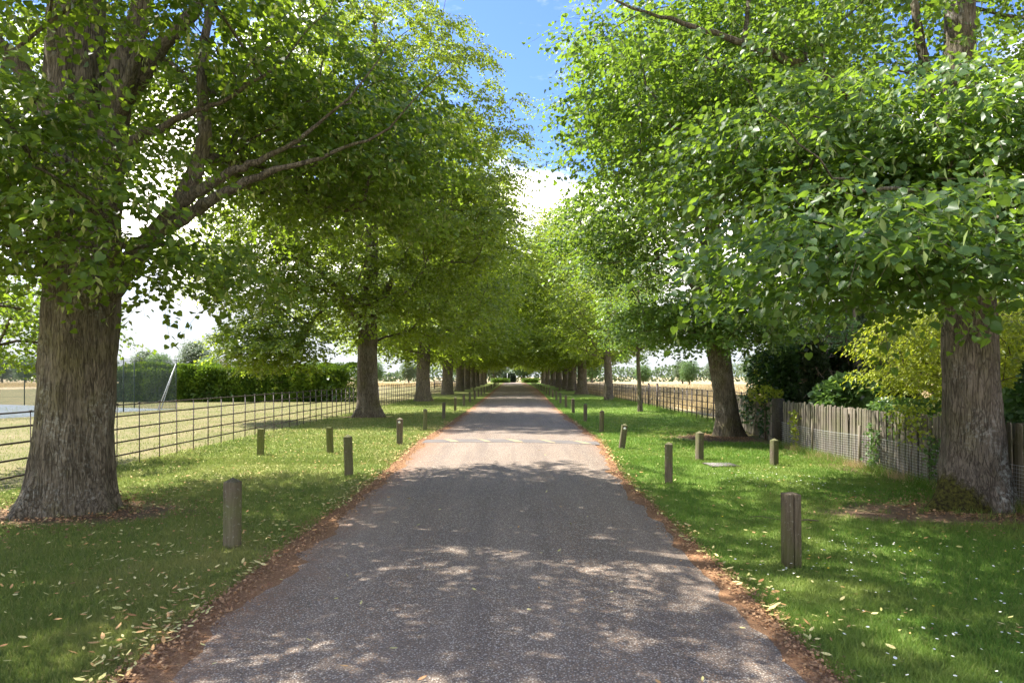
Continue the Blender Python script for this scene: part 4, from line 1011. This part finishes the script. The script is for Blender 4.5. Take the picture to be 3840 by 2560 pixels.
# old pine with bare layered boughs
root = empty('pine_tree', (11.2, 22.5, 0), 'old pine with bare dark horizontal boughs in the garden', 'tree')
m = MB(); m.tube([(0, 0, -.1), (0.05, 0, 2), (-0.03, 0, 4), (0, 0, 7), (0.1, 0, 9)], [0.19, 0.16, 0.14, 0.10, 0.04], 12); m.build('trunk', BARK, root, smooth=True)
bm_ = MB(); nb = MB()
for i in range(34):
    a = R.random() * 6.28 if i > 12 else math.pi + R.normal(0, 0.7); z0 = 2.3 + 6 * R.random(); LL = 1.4 + 2.4 * R.random() * (1 - (z0 - 2.3) / 9)
    t = np.linspace(0, 1, 6)[:, None]; dirv = np.array([math.cos(a), math.sin(a), 0])
    pts = np.array([0, 0, z0]) + dirv * LL * t + np.array([0, 0, 1]) * (0.25 * t - 0.6 * t ** 2) * LL * 0.5 + R.normal(0, 0.03, (6, 3))
    bm_.tube(pts, np.linspace(0.03, 0.008, 6), 5, cap=False)
    for q in range(14):
        p0 = pts[1 + int(R.random() * 4.99)]; d2 = dirv + R.normal(0, .7, 3); d2[2] *= .4; e_ = p0 + d2 * 0.45
        bm_.tube([p0, (p0 + e_) / 2, e_], [0.008, 0.006, 0.003], 3, cap=False)
        if z0 > 3.4 or R.random() < 0.35:
            nn_ = 26; P = p0 + (e_ - p0) * (0.4 + .6 * R.random((nn_, 1))); put_leaves(nb, P, R.normal(0, 1, (nn_, 3)) + d2 * .8, R.normal(0, 1, (nn_, 3)), 0.14, T_TRI)
o = bm_.build('boughs', TWIG, root); o['kind'] = 'stuff'
o = nb.build('needles', FAR, root, attr=True); o['kind'] = 'stuff'

# ivy on the fence, climbers, weeds at its foot
def scatter_leaves(name, label, cat, P, size, mat, tmpl, kind=None, D=None, N=None):
    m = MB(); n = len(P)
    D = R.normal(0, 1, (n, 3)) * (1, 1, .5) + (0, 0, .2) if D is None else D
    N = R.normal(0, .6, (n, 3)) + (-.8, -.3, .4) if N is None else N
    put_leaves(m, P, D, N, size * (0.6 + .8 * R.random(n)), tmpl)
    o = m.build(name, mat, attr=True); return tag(o, label, cat, kind=kind)
n = 520; y = 19.6 + R.normal(0, 0.45, n); z = np.abs(R.random(n)) ** 0.8 * 1.2
scatter_leaves('ivy', 'dark ivy climbing the middle of the far picket fence', 'ivy', np.stack([7.2 + (y - 18.25) * .126 - 0.04 - R.random(n) * .12, y, z], 1), 0.075, IVY, T_HEART)
n = 220; y = 21.6 + R.normal(0, 0.5, n); z = 1.2 - R.random(n) ** 1.5 * 0.9
scatter_leaves('ivy', 'ivy hanging over the top of the far picket fence beside the leaning trunk', 'ivy', np.stack([7.45 + (y - 21) * .126 - R.random(n) * .15, y, z], 1), 0.075, IVY, T_HEART)
GC = 'climbers on the picket fence'
for i, (yc, hz, n, lab) in enumerate([(16.6, .95, 170, 'thin yellow-leaved climber on the picket fence nearest the gate post'), (12.9, .9, 200, 'green climber with a few flowers halfway along the netted fence'), (11.7, 1.15, 300, 'pale cream-flowered climber tumbling over the fence top'), (11.0, .85, 160, 'sparse climber with pale leaves close to the big trunk'), (8.3, .95, 140, 'few climbing leaves on the fence right of the big trunk')]):
    y = yc + R.normal(0, .13 if i != 2 else .35, n); z = hz * R.random(n) ** .8 if i != 2 else 0.55 + R.random(n) ** .6 * .75
    o = scatter_leaves('climber', lab, 'climber', np.stack([6.76 + (y - 6.2) * .0139 - R.random(n) * .08, y, z], 1), 0.06, GOLD if i in (0, 2) else SHRUB, T_KITE)
    nm = empty('climber', (6.76 + (yc - 6.2) * .0139, yc, 0), lab, 'climber', GC); o.name = 'foliage'; del o['label'], o['category']; o['kind'] = 'stuff'; o.parent = nm; o.location = -np.array(nm.location)
    m = MB(); zz = np.linspace(0, hz, 8); m.tube(np.stack([np.zeros(8), .05 * np.sin(zz * 7), zz], 1), 0.005, 4); m.build('stem', TWIG, nm)
# ------------------------------------------------------------------ grass blades, verge to verge
def blades(name, xs, ys, h, wd, mat, z=0.0, lean=0.45):
    n = len(xs); P = np.stack([xs, ys, np.full(n, z)], 1)
    a = R.random(n) * 6.283; side = np.stack([np.cos(a), np.sin(a), np.zeros(n)], 1)
    hh = h * (0.5 + 0.9 * R.random(n)); ww = (wd * (0.7 + .6 * R.random(n)))[:, None] / 2
    tip = P + np.stack([R.normal(0, lean, n) * hh, R.normal(0, lean, n) * hh, hh], 1)
    V = np.stack([P - side * ww, P + side * ww, tip], 1).reshape(-1, 3)
    m = MB(); m.add(V, np.arange(3 * n).reshape(-1, 3), R.random(n))
    return tag(m.build(name, mat, attr=True), kind='stuff')
def verge_points(side, n, y0, y1, p=2.0):
    # density falls with distance
    u = R.random(n); q = 1 - p
    y = (y0 ** q + u * (y1 ** q - y0 ** q)) ** (1 / q)
    if side < 0: lo = np.maximum(-7.9, -0.80 * y - 1.6); hi = np.interp(y, *EL) + 0.03; x = lo + (hi - lo) * R.random(n)
    else: lo = np.interp(y, *ER) - 0.03; hi = np.where(y < 22, 6.75, 7.8); hi = np.minimum(hi, 0.80 * y + 1.6); x = lo + (hi - lo) * R.random(n)
    return x, y
def not_soil(x, y, spots):
    k = np.ones(len(x), bool)
    for (cx, cy, rx, ry) in spots: k &= (((x - cx) / rx) ** 2 + ((y - cy) / ry) ** 2) > (0.55 + 0.5 * R.random(len(x)))
    return k
SPL = [(-5.7, 9.0, 1.5, 0.9), (-6.4, 30.2, 1.4, 1.0)]; SPR = [(5.9, 9.0, 2.0, 0.8), (6.3, 19.9, 1.9, 1.6)]
for side, mat, sp in ((-1, GR_L, SPL), (1, GR_R, SPR)):
    x, y = verge_points(side, 215000, 3.2, 15, 1.6)
    k = not_soil(x, y, sp); x, y = x[k], y[k]
    blades('grass', x, y, 0.032 + 0.0012 * y, 0.0045 + 0.0004 * y, mat)
    x, y = verge_points(side, 60000, 14, 60, 1.8)
    k = not_soil(x, y, sp); x, y = x[k], y[k]
    blades('grass', x, y, 0.045, 0.012 + 0.0005 * y, mat)
n = 60000; y = 6 + 44 * R.random(n) ** 1.5; x = -7.9 - R.random(n) ** 1.3 * 22; k = x > -0.8 * y - 1; blades('lawn_grass', x[k], y[k], 0.045, 0.016, GR_L, -0.012)
x, y = -7.9 - 14 * R.random(900), 8 + 26 * R.random(900)
# taller tufts
for side, mat in ((-1, GR_L), (1, GR_R)):
    cx, cy = verge_points(side, 260, 3.4, 16, 1.4); i = R.integers(0, 260, 9000)
    blades('grass_tufts', cx[i] + R.normal(0, .05, 9000), cy[i] + R.normal(0, .05, 9000), 0.085 if side > 0 else 0.06, 0.005, mat)
# dry field grass and rough grass by the right fence
n = 60000; y = 26 + R.random(n) ** 1.6 * 120; x = 8.1 + R.random(n) * (y * 0.75 - 8)
k = ((x > 9.5) | (y > 40)); blades('tall_dry_grass', x[k], y[k], 0.42, 0.035, GR_D, -0.03, 0.25)
n = 9000; y = 22.8 + R.random(n) * 32; x = 7.9 + R.normal(0, .22, n); blades('rough_grass', x, y, 0.20, 0.012, GR_R, 0, 0.35)
n = 7000; y = 6.5 + R.random(n) ** .9 * 11; x = 6.76 + (y - 6.2) * .0139 - np.abs(R.normal(0, .10, n)); c_ = np.array([mnoise.noise(Vector((0, q * 1.3, 0))) for q in y]); k = c_ + R.normal(0, .2, n) > 0.1
blades('fence_weeds', x[k], y[k], 0.15, 0.007, GR_D, 0, 0.45)
k = ~k & (R.random(n) < .8); blades('fence_weeds', x[k], y[k], 0.17, 0.009, GR_R, 0, 0.45)
n = 12000; y = 112 + R.random(n) * 40; x = -10 - R.random(n) * 110; blades('tall_dry_grass', x, y, 0.6, 0.12, GR_D, -0.03, 0.2)

# ------------------------------------------------------------------ fallen bracts, litter crumbs, daisies
def flat_litter(name, x, y, size, mat, tmpl=T_LONG, z=0.03, curl=.35, a=None):
    n = len(x)
    if name == 'fallen_bracts':
        k = np.array([mnoise.fractal(Vector((a_ * 1.1, b_ * 1.1, 2.0)), .6, 2.2, 4) for a_, b_ in zip(x, y)]) + R.normal(0, .22, n) > -0.02; x, y = x[k], y[k]; n = len(x)
    an = R.random(n) * 6.283
    D = np.stack([np.cos(an), np.sin(an), R.normal(0, .18, n)], 1); N = np.stack([R.normal(0, curl, n), R.normal(0, curl, n), np.ones(n)], 1)
    m = MB(); put_leaves(m, np.stack([x, y, z + R.random(n) * .02], 1), D, N, size * (.6 + .8 * R.random(n)), tmpl, a)
    return tag(m.build(name, mat, attr=True), kind='stuff')
T_BR = (np.array([[0, 0, 0], [-0.16, .3, .05], [-.15, .7, .08], [0, 1, .16], [.15, .7, .08], [.16, .3, .05]]), np.array([[0, 3, 2, 1], [0, 5, 4, 3]]))
x, y = verge_points(-1, 7600, 3.2, 34, 0.6); flat_litter('fallen_bracts', x, y, 0.045, BRACT, T_BR, 0.028)
x, y = verge_points(1, 1700, 3.2, 30, 0.6); flat_litter('fallen_bracts', x, y, 0.048, BRACT, T_BR, 0.028)
flat_litter('fallen_bracts', -7.9 - 14 * R.random(900), 8 + 26 * R.random(900), 0.06, BRACT, T_BR, 0.02)
n = 2600; y = 3.3 + R.random(n) ** 1.6 * 24; s = R.random(n) < .62
x = np.where(s, np.interp(y, *EL) - np.abs(R.normal(0, .28, n)) + .12, np.interp(y, *ER) + np.abs(R.normal(0, .18, n)) - .12); flat_litter('fallen_bracts', x, y, 0.06, BRACT, T_BR, 0.022)
n = 18000; y = 3.0 + R.random(n) ** 1.7 * 30; s = R.random(n) < .55
x = np.where(s, np.interp(y, *EL) + .12 + R.normal(0, .11, n), np.interp(y, *ER) - .07 + R.normal(0, .08, n))
M = NT('litter_crumbs'); a = M.n('ShaderNodeAttribute', attribute_name='rnd').outputs['Fac']
CRUMB = M.done(M.bsdf(M.mix(a, (0.15, 0.075, 0.04), (0.44, 0.27, 0.14)), .9))
flat_litter('litter_crumbs', x, y, 0.022, CRUMB, T_KITE, 0.012, .6)
n = 260; y = 3.3 + R.random(n) ** 1.5 * 14; x = -2.0 + R.random(n) * 3.8; flat_litter('fallen_bracts', x, y, 0.045, BRACT, T_BR, 0.045, .3)
n = 7000; i = R.integers(0, 3, n); bx_ = np.array([-5.9, 6.3, 6.5])[i]; by_ = np.array([9.1, 9.3, 20.4])[i]; rr_ = 0.5 + np.abs(R.normal(0, .62, n)); an = R.random(n) * 6.283
x = bx_ + rr_ * np.cos(an) * 1.25; y = by_ + rr_ * np.sin(an); k = (x > -7.7) & (x < 6.8); flat_litter('litter_crumbs', x[k], y[k], 0.03, CRUMB, T_KITE, 0.012, .6)
# daisies in loose drifts
cx = np.array([3.1, 3.6, 4.6, 5.1, 3.0, 4.2, 5.6, 4.9, 2.6]); cy = np.array([5.0, 6.9, 5.6, 5.4, 4.4, 12.2, 6.3, 11.2, 6.2])
i = R.integers(0, 9, 300); x = cx[i] + R.normal(0, .45, 300); y = cy[i] + R.normal(0, .45, 300); k = x > np.interp(y, *ER) + .1; x, y = x[k], y[k]
m = MB()
for q in range(len(x)):
    r_ = 0.008 + 0.004 * R.random(); t = np.arange(8) / 8 * 6.283; z = .05 + .02 * R.random(); tl = R.normal(0, .2, 2)
    v = np.stack([x[q] + r_ * np.cos(t), y[q] + r_ * np.sin(t), z + r_ * (np.cos(t) * tl[0] + np.sin(t) * tl[1])], 1)
    m.add(np.vstack([v, [[x[q], y[q], z + .003]]]), [[j, (j + 1) % 8, 8] for j in range(8)])
tag(m.build('daisies', DAISY), kind='stuff')
m = MB()
for q in range(26):
    xx = 2.6 + R.random() * 3.2; yy = 4 + R.random() * 5; t = np.arange(6) / 6 * 6.283
    m.add(np.vstack([np.stack([xx + .011 * np.cos(t), yy + .011 * np.sin(t), np.full(6, .055)], 1), [[xx, yy, .05]]]), [[j, (j + 1) % 6, 6] for j in range(6)])
tag(m.build('buttercups', YELF), kind='stuff')
# fallen twigs
for i, (x, y, rz, L_, lab) in enumerate([(-4.3, 23.5, .15, .9, 'thin fallen stick on the left grass in front of the second trunk'), (3.75, 8.35, 2.9, .8, 'thin dark fallen twig on the right grass behind the cracked bollard'), (-7.3, 10.6, .2, .5, 'short fallen stick beyond the iron fence foot')]):
    t = np.linspace(0, 1, 7); m = MB(); m.tube(np.stack([t * L_, .05 * np.sin(t * 6), .035 + .015 * np.sin(t * 9)], 1), np.linspace(.008, .003, 7), 5)
    o = m.build('fallen_stick', TWIG); o.location = (x, y, 0); o.rotation_euler = (0, 0, rz); tag(o, lab, 'stick', 'fallen sticks')

# ------------------------------------------------------------------ far end of the avenue and the distance
bush('clipped_hedge', 'low clipped hedge left of the road at the far end of the avenue', 'hedge', (-3.1, 184, 0.55), (2.5, .8, .55), 3500, .2, CYP, T_SPRAY, 'box', .12, .4, 0, core=.8)
bush('clipped_hedge', 'low clipped hedge right of the road at the far end of the avenue', 'hedge', (5.0, 184, 0.55), (2.3, .8, .55), 3500, .2, CYP, T_SPRAY, 'box', .12, .4, 0, core=.8)
bush('spreading_bush', 'dark spreading bush beyond the hedges where the road ends', 'bush', (-0.8, 202, 1.0), (2.2, 2.0, 1.6), 4000, .3, YEW, T_KITE, 'ell', .6, .2, 0, core=.7)
m = MB(); m.tube([(0, 0, 0), (0, 0, 2.6)], .05, 8); m.box((0, 0, 2.5), (.16, .03, .25)); o = m.build('sign_post', WHITE); o.location = (-1.3, 190, 0); tag(o, 'thin white sign post above the left far hedge', 'post')

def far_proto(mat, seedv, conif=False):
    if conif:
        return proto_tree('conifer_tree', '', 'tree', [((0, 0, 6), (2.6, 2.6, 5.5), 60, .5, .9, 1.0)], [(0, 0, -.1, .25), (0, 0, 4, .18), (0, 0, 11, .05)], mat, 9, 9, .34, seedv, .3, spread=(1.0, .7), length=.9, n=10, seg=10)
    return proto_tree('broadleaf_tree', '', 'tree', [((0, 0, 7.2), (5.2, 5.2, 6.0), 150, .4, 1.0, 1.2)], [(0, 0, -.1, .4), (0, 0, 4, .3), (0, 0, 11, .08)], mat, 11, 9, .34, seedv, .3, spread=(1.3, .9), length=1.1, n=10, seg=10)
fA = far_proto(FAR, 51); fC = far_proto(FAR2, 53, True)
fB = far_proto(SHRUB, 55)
GFL = 'distant trees beyond the left field'; GFR = 'distant trees beyond the right field'
# (x, y, scale, proto, label, group)
far = [(-87, 188, .98, fA, 'tallest rounded blue-green tree on the left skyline above the cypress hedge', GFL),
       (-93, 180, .62, fB, 'lower light green tree just left of the tallest skyline tree', GFL),
       (-79, 178, .52, fB, 'bright bushy tree at the foot of the tallest skyline tree', GFL),
       (-102, 190, .70, fA, 'grey-green skyline tree above the court netting', GFL),
       (-113, 190, .66, fA, 'grey-green skyline tree just right of the huge trunk', GFL),
       (-124, 192, .68, fA, 'skyline tree seen hard beside the huge trunk', GFL),
       (-80.5, 190, .68, fC, 'narrow brownish conifer right of the tallest skyline tree', GFL),
       (-75.5, 190, .60, fC, 'second brownish conifer on the left skyline', GFL),
       (-71, 192, .56, fA, 'small grey tree right of the two brownish conifers', GFL),
       (-63, 190, .5, fA, 'low grey-green tree behind the hanging bough', GFL),
       (-55, 188, .52, fB, 'low green tree beyond the hedge, left of the second trunk', GFL),
       (-47, 186, .5, fA, 'low tree seen just left of the second left trunk', GFL),
       (-134, 188, .60, fB, 'distant tree left of the huge trunk, behind the netting', GFL),
       (-142, 190, .72, fA, 'distant tree at the left edge of the picture', GFL),
       (-38, 190, .5, fB, 'low tree between the second and third left trunks', GFL),
       (-29, 192, .52, fA, 'low tree between the third and fourth left trunks', GFL),
       (-16, 210, .95, fB, 'tree closing the view left of the far road end', GFL),
       (-6, 222, 1.0, fA, 'tree closing the view just left of the road end', GFL),
       (4, 226, 1.05, fB, 'tree closing the view straight above the road end', GFL),
       (14, 222, 1.0, fA, 'tree closing the view just right of the road end', GFR),
       (24, 205, .8, fB, 'tree closing the view right of the far road end', GFR),
       (33, 172, .42, fB, 'low bushy tree beyond the right field, left of the slim young tree', GFR),
       (42, 168, .45, fA, 'low bushy tree beyond the right field, next right along the fence', GFR),
       (39, 150, .40, fB, 'round pale bush-like tree left of the leaning trunk', GFR),
       (44, 148, .46, fA, 'grey-green tree seen just left of the leaning trunk', GFR),
       (53, 150, .55, fA, 'distant tree behind the ivy hedge', GFR),
       (62, 150, .62, fB, 'distant green tree behind the conifers', GFR),
       (72, 150, .70, fA, 'distant blue-green tree behind the bare pine', GFR),
       (84, 150, .66, fA, 'distant tree behind the golden tree', GFR),
       (97, 150, .62, fB, 'distant tree hidden by the big right trunk', GFR),
       (40, 96, .85, fA, 'tall tree behind the garden, above the dark conifers', GFR),
       (51, 98, 1.1, fB, 'tall green tree behind the garden, above the golden tree', GFR),
       (63, 96, 1.2, fA, 'tall tree behind the garden, just left of the big right trunk', GFR),
       (75, 98, 1.2, fB, 'tall tree behind the garden at the right edge', GFR),
       (109, 150, .64, fA, 'distant tree at the right edge of the picture', GFR)]
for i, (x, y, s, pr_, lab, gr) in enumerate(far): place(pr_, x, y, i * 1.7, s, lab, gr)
# low hedgerow line behind everything
n = 26000; x = R.random(n) * 520 - 280; y = 232 + R.normal(0, 3, n)
tp_ = np.array([mnoise.noise(Vector((q * .06, 3, 0))) for q in x]); z = R.random(n) ** .8 * (4.6 + 3.2 * tp_)
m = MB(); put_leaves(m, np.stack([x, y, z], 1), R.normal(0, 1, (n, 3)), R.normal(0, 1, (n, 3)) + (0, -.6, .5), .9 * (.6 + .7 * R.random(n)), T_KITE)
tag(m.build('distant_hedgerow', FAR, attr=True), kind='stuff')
